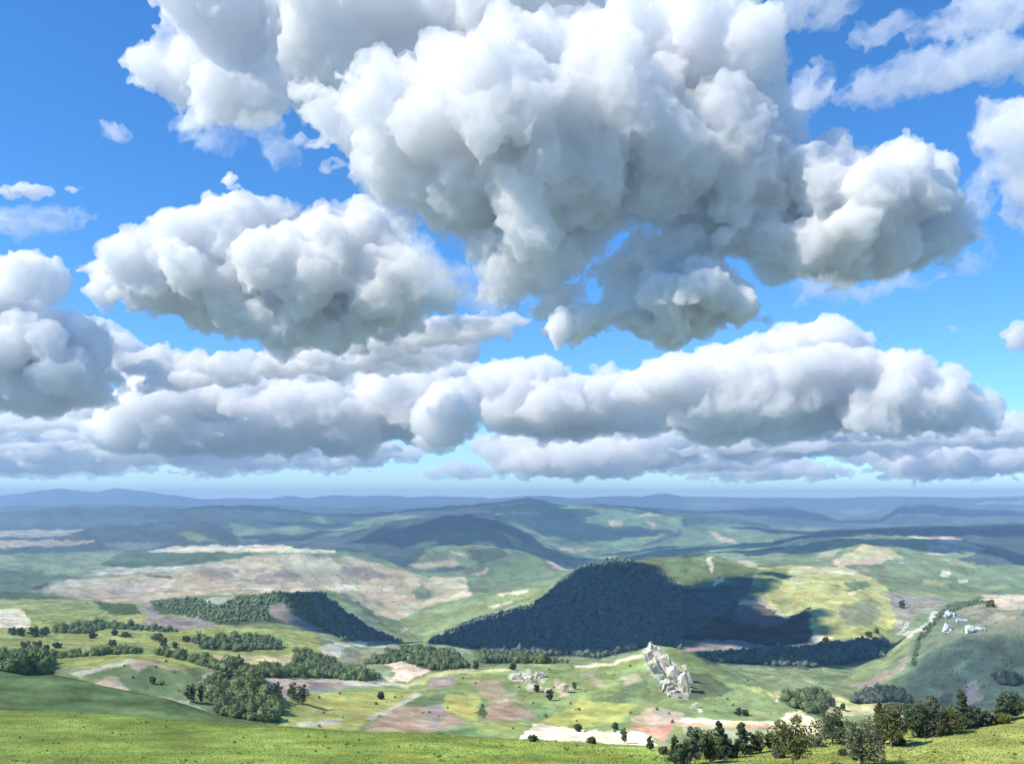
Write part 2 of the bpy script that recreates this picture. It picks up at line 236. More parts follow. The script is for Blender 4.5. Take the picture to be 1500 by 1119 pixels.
# ------------------------------------------------------------------ fields: outlines on the ground with the colour of what grows there; right hill darkened for shade
TS = 2.548
def tl(t, pts): return [(500 * t + x / TS, 680 + y / TS) for x, y in pts]
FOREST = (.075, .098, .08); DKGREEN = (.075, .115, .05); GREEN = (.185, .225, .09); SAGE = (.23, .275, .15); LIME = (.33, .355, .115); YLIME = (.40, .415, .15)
YELLOW = (.60, .52, .25); CREAM = (.70, .62, .42); TAN = (.48, .40, .27); PINK = (.50, .425, .265); MAUVE = (.31, .27, .225); BROWN = (.36, .27, .19); RED = (.48, .29, .20)
PALE = (.52, .50, .38); FARGREEN = (.15, .22, .115); FARTAN = (.42, .37, .25); FARDARK = (.06, .09, .085)
FIELDS = [  # (tile, outline, colour)
 # --- far country
 (0, [(0, 150), (1274, 150), (1274, 330), (0, 330)], FARDARK),
 (0, [(850, 215), (1000, 245), (1180, 190), (1274, 230), (1274, 270), (1080, 270), (900, 290), (870, 250)], FARGREEN),
 (0, [(0, 205), (420, 195), (640, 212), (300, 232), (0, 238)], (.09, .13, .10)),
 (0, [(660, 255), (720, 250), (830, 290), (700, 285)], GREEN), (0, [(0, 245), (330, 245), (200, 270), (0, 266)], FARTAN), (0, [(0, 275), (370, 285), (250, 305), (40, 310), (0, 325)], TAN),
 (0, [(360, 288), (640, 292), (560, 318), (440, 318)], (.16, .19, .14)),
 (0, [(0, 320), (160, 310), (440, 320), (350, 380), (130, 385), (0, 392)], FOREST), (0, [(195, 322), (203, 325), (160, 382), (140, 386)], SAGE),
 (0, [(0, 392), (470, 320), (1274, 325), (1274, 480), (560, 520), (0, 540)], SAGE),
 (0, [(470, 320), (930, 330), (960, 350), (700, 375), (480, 385), (360, 380)], (.105, .15, .085)),
 (0, [(900, 292), (1060, 272), (1274, 268), (1274, 318), (1100, 300), (960, 300)], FOREST),
 (0, [(540, 325), (660, 305), (1060, 300), (1090, 310), (1250, 320), (1245, 332), (1100, 330), (900, 325), (640, 330)], CREAM),
 (0, [(310, 415), (400, 385), (530, 385), (680, 378), (760, 372), (800, 360), (740, 395), (560, 402)], PALE),
 (0, [(320, 430), (560, 410), (780, 370), (950, 340), (1100, 335), (1274, 350), (1274, 480), (1230, 470), (1000, 480), (700, 490), (560, 520), (330, 510), (150, 470), (250, 430)], PINK),
 (0, [(330, 460), (650, 442), (600, 470), (350, 482)], (.52, .43, .31)), (0, [(210, 440), (420, 432), (330, 455), (200, 462)], (.50, .43, .32)), (0, [(400, 485), (560, 478), (520, 512), (420, 508)], (.45, .37, .26)),
 (0, [(540, 412), (650, 416), (640, 424), (550, 420)], DKGREEN), (0, [(900, 455), (1020, 460), (1020, 472), (910, 468)], CREAM), (0, [(940, 410), (1100, 400), (1120, 440), (950, 445)], (.36, .29, .22)),
 (0, [(700, 395), (900, 375), (940, 395), (760, 425)], (.38, .31, .235)), (0, [(1090, 465), (1160, 462), (1140, 480), (1085, 478)], CREAM), (0, [(1230, 455), (1274, 450), (1274, 478), (1225, 472)], CREAM),
 (0, [(0, 395), (130, 398), (200, 410), (330, 420), (180, 440), (130, 470), (0, 480)], (.13, .18, .11)), (0, [(0, 480), (100, 475), (250, 500), (100, 530), (0, 525)], (.10, .145, .075)),
 (0, [(120, 462), (170, 436), (185, 440), (140, 468)], FOREST),
 # --- middle distance, left
 (0, [(0, 530), (250, 500), (560, 520), (820, 600), (1180, 625), (1274, 640), (1274, 760), (0, 760)], LIME),
 (0, [(80, 540), (340, 505), (400, 555), (400, 590), (220, 590), (120, 600)], (.28, .315, .11)), (0, [(350, 515), (500, 520), (530, 560), (410, 560)], DKGREEN),
 (0, [(0, 530), (80, 540), (115, 580), (100, 610), (0, 620)], (.78, .69, .48)),
 (0, [(500, 530), (560, 520), (620, 565), (560, 572)], MAUVE), (0, [(560, 570), (740, 570), (820, 605), (640, 620), (450, 590)], MAUVE),
 (0, [(560, 510), (640, 495), (750, 500), (830, 530), (890, 490), (1060, 475), (1200, 480), (1274, 540), (1274, 655), (1200, 610), (1000, 590), (820, 600), (740, 565), (600, 560)], (.095, .13, .065)),
 (0, [(740, 505), (880, 490), (820, 525)], PALE), (0, [(1000, 530), (1060, 510), (1100, 560), (1200, 622), (1130, 612), (1020, 570)], MAUVE), (0, [(1060, 590), (1100, 560), (1200, 622), (1160, 625)], MAUVE),
 (0, [(1160, 490), (1200, 478), (1274, 540), (1274, 655), (1200, 600)], FOREST),
 (0, [(410, 560), (560, 575), (520, 595), (420, 590)], YLIME),
 (0, [(300, 700), (480, 690), (450, 705), (310, 710)], YELLOW), (0, [(690, 712), (1040, 715), (1110, 700), (1130, 745), (1040, 760), (850, 740)], YELLOW),
 (0, [(1180, 625), (1274, 640), (1274, 705), (1200, 690)], SAGE), (0, [(1180, 680), (1274, 660), (1274, 720), (1220, 715)], PALE),
 (0, [(0, 700), (200, 720), (480, 700), (560, 700), (700, 730), (800, 760), (950, 790), (1274, 800), (1274, 740), (1120, 690), (1090, 680), (1100, 730), (1130, 750), (1000, 770), (800, 745), (650, 712), (480, 695), (330, 710), (150, 703)], DKGREEN),
 (0, [(0, 700), (200, 715), (200, 790), (0, 790)], DKGREEN),
 (0, [(200, 600), (390, 588), (660, 618), (660, 626), (400, 608), (330, 632), (200, 630)], DKGREEN), (0, [(700, 650), (900, 640), (1010, 640), (1060, 690), (900, 700), (760, 690)], DKGREEN),
 (0, [(220, 785), (430, 740), (480, 727), (570, 735), (700, 770), (800, 780), (750, 830), (780, 870), (800, 940), (600, 875), (480, 850), (340, 825)], (.19, .255, .115)),
 (0, [(470, 727), (570, 735), (690, 768), (640, 765), (560, 750), (510, 775), (480, 745)], TAN), (0, [(260, 780), (430, 742), (470, 728), (480, 740), (420, 760), (300, 795)], PALE), (0, [(400, 785), (440, 795), (490, 850), (430, 840), (340, 822), (370, 808)], TAN), (0, [(585, 862), (700, 885), (770, 920), (805, 940), (690, 905)], PALE),
 (0, [(740, 815), (760, 785), (805, 775), (800, 800)], PALE),
 (0, [(750, 830), (800, 780), (960, 790), (1050, 890), (1060, 930), (1040, 970), (820, 945), (780, 870)], (.085, .13, .05)),
 (0, [(950, 790), (1274, 805), (1274, 832), (1160, 832), (1060, 882), (1040, 862), (985, 830)], (.50, .40, .31)), (0, [(1140, 808), (1274, 815), (1274, 840), (1150, 850)], MAUVE),
 (0, [(1060, 882), (1160, 850), (1274, 850), (1274, 985), (1035, 980), (1060, 920)], (.39, .405, .13)), (0, [(1110, 965), (1274, 948), (1274, 965), (1120, 980)], PALE),
 # --- centre
 (1, [(520, 150), (700, 128), (900, 160), (960, 142), (1080, 168), (1274, 180), (1274, 345), (1060, 345), (920, 360), (900, 380), (800, 370), (640, 320), (740, 270), (600, 210)], FARGREEN),
 (1, [(530, 170), (610, 185), (540, 195)], FARTAN), (1, [(640, 176), (740, 176), (735, 184), (640, 186)], FARTAN), (1, [(1000, 210), (1040, 215), (1060, 245), (1010, 230)], FARTAN), (1, [(1125, 203), (1180, 225), (1150, 265), (1160, 232)], FARTAN), (1, [(820, 308), (970, 316), (840, 332)], FARTAN), (1, [(1110, 185), (1210, 186), (1190, 196), (1110, 194)], FARTAN),
 (1, [(860, 150), (960, 142), (1080, 168), (1274, 180), (1274, 195), (1100, 182), (980, 165)], FARDARK), (1, [(780, 290), (880, 270), (900, 290), (820, 300)], (.10, .15, .09)), (1, [(1120, 300), (1274, 240), (1274, 265), (1170, 300)], FARDARK),
 (1, [(0, 165), (200, 160), (480, 165), (520, 150), (600, 150), (560, 190), (300, 195), (0, 260)], FARDARK), (1, [(0, 225), (160, 190), (330, 192), (230, 230), (0, 262)], FARGREEN),
 (1, [(0, 262), (200, 210), (380, 188), (480, 190), (620, 215), (740, 270), (700, 300), (620, 255), (480, 255), (380, 235), (330, 300), (130, 270), (0, 290)], FARDARK),
 (1, [(260, 290), (380, 235), (480, 255), (600, 250), (650, 320), (480, 300), (330, 310)], (.10, .15, .09)),
 (1, [(0, 270), (130, 268), (300, 298), (340, 350), (240, 388), (100, 335), (0, 318)], FARDARK),
 (1, [(320, 320), (480, 295), (640, 315), (740, 350), (830, 400), (700, 470), (490, 500), (440, 420), (330, 420), (240, 390)], (.165, .205, .105)), (1, [(470, 320), (600, 310), (620, 340), (520, 370), (480, 350)], (.08, .11, .06)), (1, [(250, 375), (420, 350), (440, 375), (300, 390)], FARTAN), (1, [(400, 320), (450, 330), (470, 350), (410, 335)], FARTAN), (1, [(470, 295), (560, 285), (590, 300), (480, 303)], FARTAN), (1, [(480, 412), (560, 385), (520, 415)], TAN), (1, [(330, 395), (470, 378), (460, 392), (340, 406)], FARDARK),
 (1, [(540, 400), (700, 350), (780, 365), (700, 440), (600, 450), (520, 430)], (.16, .215, .09)),
 (1, [(755, 352), (830, 375), (900, 382), (925, 365), (830, 397), (790, 380)], TAN), (1, [(910, 362), (960, 350), (1010, 348), (960, 360), (925, 372)], CREAM),
 (1, [(0, 340), (120, 365), (240, 400), (330, 420), (460, 420), (490, 490), (400, 510), (330, 525), (220, 582), (130, 562), (60, 510), (0, 490)], PINK),
 (1, [(0, 450), (200, 455), (190, 475), (0, 468)], CREAM), (1, [(190, 492), (250, 488), (240, 502), (195, 505)], CREAM), (1, [(255, 480), (310, 448), (340, 490), (310, 515)], SAGE), (1, [(470, 455), (490, 490), (440, 505)], (.5, .4, .3)), (1, [(0, 380), (100, 385), (200, 420), (90, 430), (0, 410)], (.36, .28, .21)),
 (1, [(0, 480), (60, 510), (180, 612), (250, 665), (100, 625), (0, 545)], SAGE), (1, [(50, 510), (110, 545), (170, 605), (90, 560)], (.12, .15, .08)),
 (1, [(180, 612), (250, 560), (490, 510), (720, 455), (750, 480), (500, 570), (310, 680), (250, 685)], (.25, .30, .125)), (1, [(250, 600), (400, 545), (360, 590), (270, 640)], (.19, .24, .10)), (1, [(580, 482), (700, 465), (700, 476), (590, 492)], CREAM), (1, [(545, 530), (640, 508), (630, 520), (560, 537)], CREAM), (1, [(215, 612), (240, 604), (235, 625), (220, 628)], PALE),
 (1, [(0, 540), (100, 612), (240, 667), (180, 662), (0, 660)], FOREST),
 (1, [(0, 655), (170, 652), (240, 692), (100, 752), (0, 735)], (.27, .29, .19)), (1, [(0, 664), (100, 662), (90, 682), (0, 680)], CREAM),
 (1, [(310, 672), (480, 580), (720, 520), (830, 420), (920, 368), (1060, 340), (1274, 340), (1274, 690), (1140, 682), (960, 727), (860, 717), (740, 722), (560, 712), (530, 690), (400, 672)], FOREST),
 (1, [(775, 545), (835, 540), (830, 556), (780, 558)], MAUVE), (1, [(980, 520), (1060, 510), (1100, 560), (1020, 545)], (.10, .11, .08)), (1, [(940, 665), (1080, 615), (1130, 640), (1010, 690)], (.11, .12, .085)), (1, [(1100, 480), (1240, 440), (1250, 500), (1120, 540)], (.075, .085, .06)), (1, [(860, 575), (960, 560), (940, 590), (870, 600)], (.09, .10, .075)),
 (1, [(1090, 360), (1200, 344), (1274, 345), (1274, 470), (1180, 420), (1200, 380)], (.155, .195, .085)),
 (1, [(80, 747), (210, 690), (300, 683), (420, 700), (480, 745), (480, 765), (320, 772), (200, 742)], DKGREEN), (1, [(0, 745), (120, 790), (205, 828), (0, 832)], MAUVE), (1, [(0, 770), (150, 795), (110, 812), (0, 808)], DKGREEN), (1, [(0, 800), (230, 818), (210, 830), (0, 820)], PALE),
 (1, [(172, 748), (220, 733), (330, 770), (240, 812), (190, 802), (205, 780)], (.72, .59, .43)), (1, [(150, 790), (200, 800), (205, 815), (160, 805)], CREAM), (1, [(400, 695), (440, 700), (500, 745), (480, 762), (460, 740)], MAUVE), (1, [(470, 685), (720, 715), (860, 740), (700, 745), (520, 745)], (.13, .165, .085)),
 (1, [(0, 830), (210, 830), (390, 768), (660, 762), (760, 738), (870, 758), (1000, 742), (1120, 705), (1150, 675), (1274, 680), (1274, 1010), (0, 1010)], (.23, .29, .115)),
 (1, [(210, 828), (390, 766), (660, 762), (680, 768), (400, 784), (240, 838)], (.46, .45, .22)), (1, [(870, 750), (1000, 742), (1120, 708), (1130, 716), (1000, 752), (880, 760)], CREAM),
 (1, [(0, 848), (290, 850), (210, 905), (90, 950), (60, 990), (0, 990)], (.39, .405, .13)), (1, [(330, 800), (430, 788), (420, 830), (320, 840)], MAUVE), (1, [(390, 856), (520, 866), (500, 960), (420, 930), (370, 910)], (.40, .40, .13)), (1, [(740, 960), (900, 880), (1100, 895), (1050, 960), (880, 985)], (.37, .39, .12)),
 (1, [(250, 870), (390, 855), (380, 890), (320, 905), (210, 905)], (.16, .22, .10)), (1, [(180, 905), (285, 848), (295, 856), (215, 912), (110, 952), (90, 945)], PALE),
 (1, [(110, 970), (220, 905), (360, 903), (480, 965), (330, 1002), (140, 990), (70, 985)], (.37, .285, .195)), (1, [(300, 905), (380, 895), (400, 945), (340, 985)], MAUVE), (1, [(520, 912), (620, 880), (720, 930), (745, 925), (700, 950), (640, 957), (540, 952)], BROWN), (1, [(475, 812), (580, 798), (655, 880), (560, 892)], (.36, .31, .19)), (1, [(600, 795), (640, 850), (720, 920), (660, 890)], (.30, .30, .16)),
 (1, [(500, 905), (530, 895), (545, 950), (510, 930)], DKGREEN), (1, [(620, 790), (700, 760), (720, 810), (640, 808)], PALE), (1, [(720, 768), (770, 790), (755, 820), (725, 800)], PALE), (1, [(690, 820), (740, 820), (730, 850), (700, 846)], PALE), (1, [(800, 795), (862, 842), (850, 862), (820, 870), (795, 840)], (.42, .39, .25)), (1, [(1040, 795), (1110, 778), (1145, 852), (1090, 855), (1060, 820)], (.46, .42, .26)), (1, [(890, 780), (940, 775), (1000, 830), (960, 830)], (.32, .29, .18)), (1, [(960, 880), (1130, 800), (1160, 860), (1060, 890)], (.16, .215, .10)),
 (1, [(1075, 955), (1150, 905), (1274, 925), (1274, 975), (1100, 968)], (.48, .38, .27)), (1, [(320, 1000), (500, 980), (525, 1008), (350, 1015)], (.15, .21, .085)), (1, [(500, 965), (680, 960), (700, 985), (640, 1025), (520, 1005)], (.29, .34, .12)),
 (1, [(650, 1032), (700, 985), (720, 965), (900, 990), (1140, 1000), (1185, 1055), (1040, 1050), (960, 1035), (830, 1035), (700, 1022)], (.74, .66, .47)), (1, [(1060, 970), (1235, 973), (1212, 1035), (1150, 1012)], RED),
 # --- right
 (2, [(0, 120), (1274, 120), (1274, 260), (0, 260)], (.09, .125, .095)), (2, [(0, 140), (300, 145), (200, 165), (0, 160)], (.16, .19, .13)), (2, [(300, 175), (400, 155), (570, 230), (480, 225), (370, 230)], FARDARK), (2, [(1090, 140), (1274, 125), (1274, 138), (1100, 148)], FARTAN), (2, [(560, 170), (720, 165), (700, 185), (640, 190)], (.2, .2, .15)), (2, [(780, 150), (830, 148), (900, 200), (820, 195)], FARDARK), (2, [(720, 190), (1000, 205), (900, 225), (640, 220)], FARDARK),
 (2, [(0, 185), (180, 205), (340, 245), (300, 232), (100, 215), (0, 232)], FARDARK), (2, [(0, 235), (200, 222), (370, 270), (300, 322), (120, 352), (0, 337)], FARGREEN), (2, [(80, 250), (130, 255), (220, 300), (150, 290)], FARTAN), (2, [(340, 232), (560, 240), (420, 280), (360, 270)], FARGREEN),
 (2, [(350, 280), (560, 243), (760, 233), (770, 250), (640, 262), (450, 302), (300, 328)], FARDARK), (2, [(760, 245), (940, 233), (1060, 243), (1274, 225), (1274, 395), (1100, 375), (1030, 352), (1130, 320), (1040, 285), (840, 266)], FARDARK),
 (2, [(280, 345), (640, 260), (840, 268), (920, 300), (930, 372), (700, 385), (280, 385)], (.155, .20, .10)), (2, [(830, 268), (1000, 268), (1132, 315), (1090, 324), (1000, 292)], TAN), (2, [(920, 300), (1040, 310), (1000, 342), (920, 335)], MAUVE),
 (2, [(490, 345), (560, 305), (600, 310), (550, 350)], (.3, .3, .16)), (2, [(555, 368), (680, 298), (760, 310), (835, 345), (700, 362), (600, 378)], (.42, .38, .20)), (2, [(780, 385), (820, 362), (835, 370), (800, 392)], TAN), (2, [(560, 350), (760, 345), (740, 372), (570, 376)], (.46, .39, .26)),
 (2, [(700, 380), (930, 368), (1274, 420), (1274, 488), (1000, 482), (800, 472), (700, 440)], (.16, .21, .10)), (2, [(960, 395), (1000, 398), (995, 420), (965, 415)], PALE), (2, [(1030, 428), (1060, 430), (1055, 442), (1032, 440)], PALE), (2, [(890, 430), (1000, 435), (980, 450), (900, 448)], (.28, .28, .15)), (2, [(960, 350), (1040, 360), (1100, 385), (1000, 380)], (.3, .3, .17)),
 (2, [(0, 338), (100, 338), (285, 393), (150, 452), (0, 468)], (.145, .19, .08)), (2, [(0, 332), (80, 334), (70, 345), (0, 348)], FARDARK), (2, [(200, 358), (260, 362), (290, 385), (240, 378)], TAN), (2, [(95, 345), (112, 348), (115, 405), (102, 400)], PALE), (2, [(110, 440), (150, 420), (160, 435), (120, 455)], PALE),
 (2, [(280, 385), (420, 375), (620, 395), (720, 430), (790, 500), (795, 570), (760, 645), (600, 645), (500, 668), (470, 620), (480, 560), (380, 560), (300, 500), (210, 525), (340, 470)], (.37, .375, .15)), (2, [(285, 393), (400, 388), (350, 470), (280, 452)], (.21, .25, .10)), (2, [(400, 390), (600, 380), (720, 430), (600, 410), (410, 402)], (.47, .43, .26)),
 (2, [(580, 530), (700, 500), (750, 560), (700, 602), (610, 602)], (.23, .25, .14)), (2, [(600, 440), (690, 433), (702, 458), (620, 475)], (.15, .19, .09)), (2, [(480, 640), (620, 628), (520, 662), (495, 668)], CREAM), (2, [(200, 518), (300, 495), (385, 560), (445, 548), (400, 585), (330, 540), (240, 525)], (.50, .43, .28)), (2, [(400, 425), (460, 420), (450, 450), (400, 450)], (.43, .39, .22)), (2, [(620, 478), (660, 470), (650, 490), (625, 488)], CREAM), (2, [(520, 640), (720, 600), (780, 590), (770, 620), (600, 650)], (.33, .37, .12)),
 (2, [(0, 468), (150, 452), (270, 395), (250, 470), (200, 520), (0, 655)], FOREST), (2, [(0, 655), (200, 520), (300, 525), (385, 580), (470, 528), (482, 665), (380, 705), (340, 680), (180, 655)], (.055, .06, .045)), (2, [(200, 525), (300, 525), (385, 590), (300, 610), (190, 580)], (.16, .135, .115)),
 (2, [(0, 672), (180, 652), (340, 680), (480, 665), (640, 655), (600, 680), (100, 712), (0, 700)], (.28, .23, .195)),
 (2, [(0, 700), (480, 670), (780, 650), (800, 640), (900, 560), (900, 950), (0, 950)], (.18, .225, .11)), (2, [(40, 712), (360, 690), (480, 680), (770, 648), (760, 722), (480, 765), (100, 742)], FOREST), (2, [(360, 690), (490, 680), (480, 760), (380, 720)], FOREST),
 (2, [(500, 790), (640, 780), (560, 830), (480, 815)], (.13, .17, .09)), (2, [(620, 830), (800, 755), (850, 690), (830, 760), (700, 840)], (.29, .265, .20)), (2, [(280, 790), (480, 800), (560, 850), (430, 840)], (.22, .26, .13)),
 (2, [(745, 475), (1000, 498), (960, 520), (890, 560), (800, 640), (790, 560), (770, 500)], (.25, .235, .185)), (2, [(1110, 488), (1274, 488), (1274, 592), (1190, 545)], (.46, .39, .29)),
 (2, [(860, 640), (900, 560), (1000, 512), (1100, 498), (1190, 540), (1274, 590), (1274, 960), (840, 900), (840, 760)], (.15, .19, .125)), (2, [(975, 530), (1110, 505), (1190, 545), (1274, 600), (1274, 640), (1150, 600), (1040, 560)], (.22, .22, .16)), (2, [(1050, 830), (1100, 800), (1120, 880), (1060, 900)], (.32, .29, .25)), (2, [(1000, 770), (1100, 690), (1120, 690), (1020, 790)], (.21, .25, .15)),  # first outline: hillside green darkened to carry the slope's shade
 (2, [(980, 525), (1110, 500), (1140, 520), (1050, 532), (965, 575), (890, 655), (870, 755), (850, 750), (880, 640)], (.08, .12, .07)), (2, [(790, 640), (840, 585), (850, 592), (815, 632)], (.45, .44, .36)), (2, [(815, 632), (905, 602), (935, 545), (955, 552), (915, 612), (830, 645)], (.42, .42, .35)),
 (2, [(1160, 792), (1255, 805), (1250, 830), (1180, 822)], FOREST), (2, [(620, 890), (680, 855), (770, 843), (860, 890), (780, 880), (690, 895)], FOREST), (2, [(960, 870), (1010, 850), (1000, 900), (950, 900)], FOREST), (2, [(700, 900), (790, 885), (850, 900), (820, 940), (720, 930)], MAUVE),
 (2, [(0, 705), (100, 755), (250, 828), (400, 900), (530, 1000), (350, 985), (0, 985)], (.205, .27, .115)), (2, [(15, 775), (100, 785), (190, 840), (110, 872), (20, 875)], (.105, .135, .075)), (2, [(200, 850), (330, 890), (360, 930), (250, 950), (150, 900)], (.24, .30, .13)), (2, [(245, 825), (300, 830), (320, 850), (260, 845)], (.42, .40, .16)), (2, [(345, 890), (355, 850), (375, 850), (365, 892)], CREAM), (2, [(300, 850), (370, 845), (355, 880)], (.38, .39, .19)),
 (2, [(360, 870), (430, 838), (545, 850), (560, 900), (500, 940), (400, 905)], (.10, .14, .065)), (2, [(500, 915), (545, 850), (650, 890), (730, 888), (710, 935), (560, 940)], (.50, .44, .22)), (2, [(560, 880), (650, 890), (620, 905)], (.40, .38, .18)), (2, [(350, 972), (390, 925), (440, 918), (530, 980), (500, 1010), (420, 1000)], (.72, .65, .42)),
 (1, [(1125, 690), (1150, 672), (1200, 700), (1245, 745), (1290, 780), (1300, 850), (1285, 880), (1240, 875), (1190, 850), (1180, 810), (1150, 770), (1125, 730)], (.43, .42, .32)), (1, [(1180, 815), (1200, 790), (1215, 770), (1205, 740), (1225, 735), (1240, 790), (1215, 840)], (.13, .17, .09)),
 (2, [(0, 945), (150, 953), (350, 958), (345, 975), (170, 972), (0, 972)], CREAM), (2, [(0, 965), (170, 968), (345, 972), (340, 985), (170, 982), (0, 975)], (.55, .36, .23)), (2, [(140, 982), (400, 985), (390, 1080), (140, 1080)], (.30, .355, .21)), (2, [(0, 975), (140, 978), (130, 1010), (0, 1010)], (.34, .37, .22)),
]
near = GY < KYm[3] * 1.12
base = np.where((GY > 20000)[..., None], np.array([.07, .10, .085]), np.where((GY > 5500)[..., None], np.array(FARGREEN), np.array(GREEN)))
mixn = np.clip(fbm(PX / 130, lY * 6, 4, 40) * 1.2 + .4, 0, 1)[..., None]
COLR = base * (1 - mixn) + np.where((GY > 9000)[..., None], np.array(FARDARK), np.array(SAGE)) * mixn
jx = PX + fbm(PX / 22, GP / 8, 4, 50, .6) * 4.6; jy = GP + fbm(PX / 22, GP / 8, 4, 60, .6) * 1.8
sel = np.nonzero(VIS & ~near & (PX > -600) & (PX < 2100))
sx, sy = jx[sel], jy[sel]; scol = COLR[sel]
acc = np.zeros_like(scol); NS = 3
for q in range(NS):
    qx = sx + rng.normal(0, 1.1, len(sx)); qy = sy + rng.normal(0, .7, len(sx)); qc = scol.copy()
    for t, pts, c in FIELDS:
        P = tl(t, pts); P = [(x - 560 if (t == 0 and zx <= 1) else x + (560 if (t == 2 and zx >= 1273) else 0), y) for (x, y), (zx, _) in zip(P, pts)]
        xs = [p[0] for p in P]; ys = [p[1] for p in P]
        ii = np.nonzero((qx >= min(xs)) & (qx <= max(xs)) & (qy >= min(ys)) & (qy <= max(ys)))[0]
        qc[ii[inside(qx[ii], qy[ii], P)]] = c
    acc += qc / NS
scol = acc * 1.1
# a patchwork of plots inside every field: each cell of an irregular mosaic a little lighter, darker, greener or browner
def mosaic(x, y, seed):
    xi = np.floor(x).astype(int); yi = np.floor(y).astype(int); best = np.full(x.shape, 9.); sec = np.full(x.shape, 9.); val = np.zeros(x.shape); v2 = np.zeros(x.shape)
    for i in (-1, 0, 1):
        for j in (-1, 0, 1):
            cx_, cy_ = xi + i, yi + j; h = _perm[(_perm[(cx_ + seed) & 4095] + cy_) & 4095]
            d = np.abs(cx_ + .5 + ((h & 63) / 63 - .5) * .8 - x) + np.abs(cy_ + .5 + ((h >> 6) / 63 - .5) * .8 - y)
            m_ = d < best; sec = np.where(m_, best, np.minimum(sec, d)); best = np.where(m_, d, best); val = np.where(m_, (h % 101) / 50 - 1, val); v2 = np.where(m_, (h % 37) / 18 - 1, v2)
    return val, v2, sec - best
ls = lY[sel]
for sc, am, sd in ((1., .16, 7), (2.6, .13, 9)):
    va, vb, ed = mosaic(sx / 46 * sc + ls * 2 * sc, ls * 17 * sc + sx / 300 * sc, sd)
    hedge = np.clip(1 - ed / (.045 * sc ** .5), 0, 1) * (va * vb > -.05) * np.clip((GY[sel] - 500) / 300, 0, 1) * np.clip((6500 - GY[sel]) / 2500, 0, 1)
    scol = scol * (1 - .5 * hedge[:, None] * np.array([1, .8, 1]))
    scol = scol * (1 + am * va[:, None]) * (1 + am * .45 * vb[:, None] * np.array([1, 0, -.6]))
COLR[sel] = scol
# grass of the hillside the viewer stands on, and the darker spur below it
fg = np.array([.275, .36, .085])[None, None] * np.ones(GY.shape + (1,))
n1 = fbm(PX / 150, GP / 16, 4, 70)[..., None]; fg = fg * (1 + .35 * n1) + np.array([.05, .02, .0]) * np.clip(fbm(PX / 60, GP / 8, 3, 80), 0, 1)[..., None]
right = np.clip((PX - 950) / 250, 0, 1)[..., None]; fg = fg * (1 - right) + np.array([.32, .34, .10]) * (1 + .3 * n1) * right
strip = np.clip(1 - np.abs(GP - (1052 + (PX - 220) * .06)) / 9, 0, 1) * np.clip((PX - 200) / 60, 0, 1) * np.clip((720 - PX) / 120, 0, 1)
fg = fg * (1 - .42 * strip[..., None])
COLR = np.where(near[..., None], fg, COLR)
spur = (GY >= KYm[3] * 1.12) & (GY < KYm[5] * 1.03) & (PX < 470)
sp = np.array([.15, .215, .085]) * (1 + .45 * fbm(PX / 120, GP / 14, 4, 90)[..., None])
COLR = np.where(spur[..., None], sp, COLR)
COLR = np.clip(COLR * (1 + .16 * fbm(PX / 22, GP / 6, 3, 99)[..., None] * (~near)[..., None]), .01, .9)
print('terrain arrays', NR, NX, round(time.time() - T0, 1))

def land(name, r0, r1, m):
    """rows r0..r1 of the one continuous ground"""
    k = r1 - r0 + 1
    V = np.stack([GX[r0:r1 + 1], GY[r0:r1 + 1], GZ[r0:r1 + 1]], -1).reshape(-1, 3)
    a = (np.arange(k - 1)[:, None] * NX + np.arange(NX - 1)[None]).ravel()
    o = mesh_obj(name, V, [np.stack([a, a + 1, a + NX + 1, a + NX], 1)], m, smooth=True)
    at = o.data.attributes.new('field', 'FLOAT_COLOR', 'POINT')
    c = np.ones((k * NX, 4), np.float32); c[:, :3] = COLR[r0:r1 + 1].reshape(-1, 3); at.data.foreach_set('color', c.ravel())
    return o
cut = lambda seg: int(np.searchsorted(seg_of, seg))
b1, b2, b3 = cut(4), cut(16), cut(28)
tag(land('meadow_ground', 0, b1, terrain_mat('meadow', .12, .38)), 'bright green grassy hillside along the bottom of the view', None, None, 'structure')
tag(land('valley_ground', b1, b2, terrain_mat('valley', .02, .32)), 'valley floor and slopes of small fields below the hillside', None, None, 'structure')
tag(land('hills', b2, b3, terrain_mat('hills', .004, .30)), 'rolling blue green hills reaching to the horizon', None, None, 'structure')
tag(land('mountains', b3, NR - 1, terrain_mat('mountains', .0012, .18)), 'low blue mountains on the horizon', None, None, 'structure')

# ------------------------------------------------------------------ foliage
M_DARK = leaf_mat('dark_foliage', (0.061, 0.092, 0.056), (0.163, 0.208, 0.110), .15, .7)
M_OLIVE = leaf_mat('olive_foliage', (0.095, 0.108, 0.037), (0.216, 0.234, 0.083), .25, .7)
M_GREY = leaf_mat('grey_green_foliage', (0.103, 0.124, 0.076), (0.248, 0.276, 0.166), .22, .7)
M_FRESH = leaf_mat('fresh_foliage', (.12, .15, .03), (.26, .28, .07), .3, .8)
M_WOOD = leaf_mat('woodland_foliage', (0.107, 0.148, 0.070), (0.231, 0.298, 0.130), .1, .11)
M_FAR = leaf_mat('forest_foliage', (0.074, 0.111, 0.090), (0.183, 0.230, 0.161), .05, .045)
M_BARK = solid_mat('bark', (.10, .085, .07), (.26, .23, .19), 3, .5)

BLOBS = []
for k in range(14):
    V, Fc = ICO2; d = np.array([mnoise.noise(Vector(v) * 1.7 + Vector((k * 9.1, 0, 0))) for v in V])
    BLOBS.append((V * (1 + .45 * d + rng.normal(0, .11, len(V)))[:, None], Fc))
BLOBS1 = [(ICO1[0] * (1 + rng.normal(0, .2, len(ICO1[0])))[:, None], ICO1[1]) for k in range(10)]

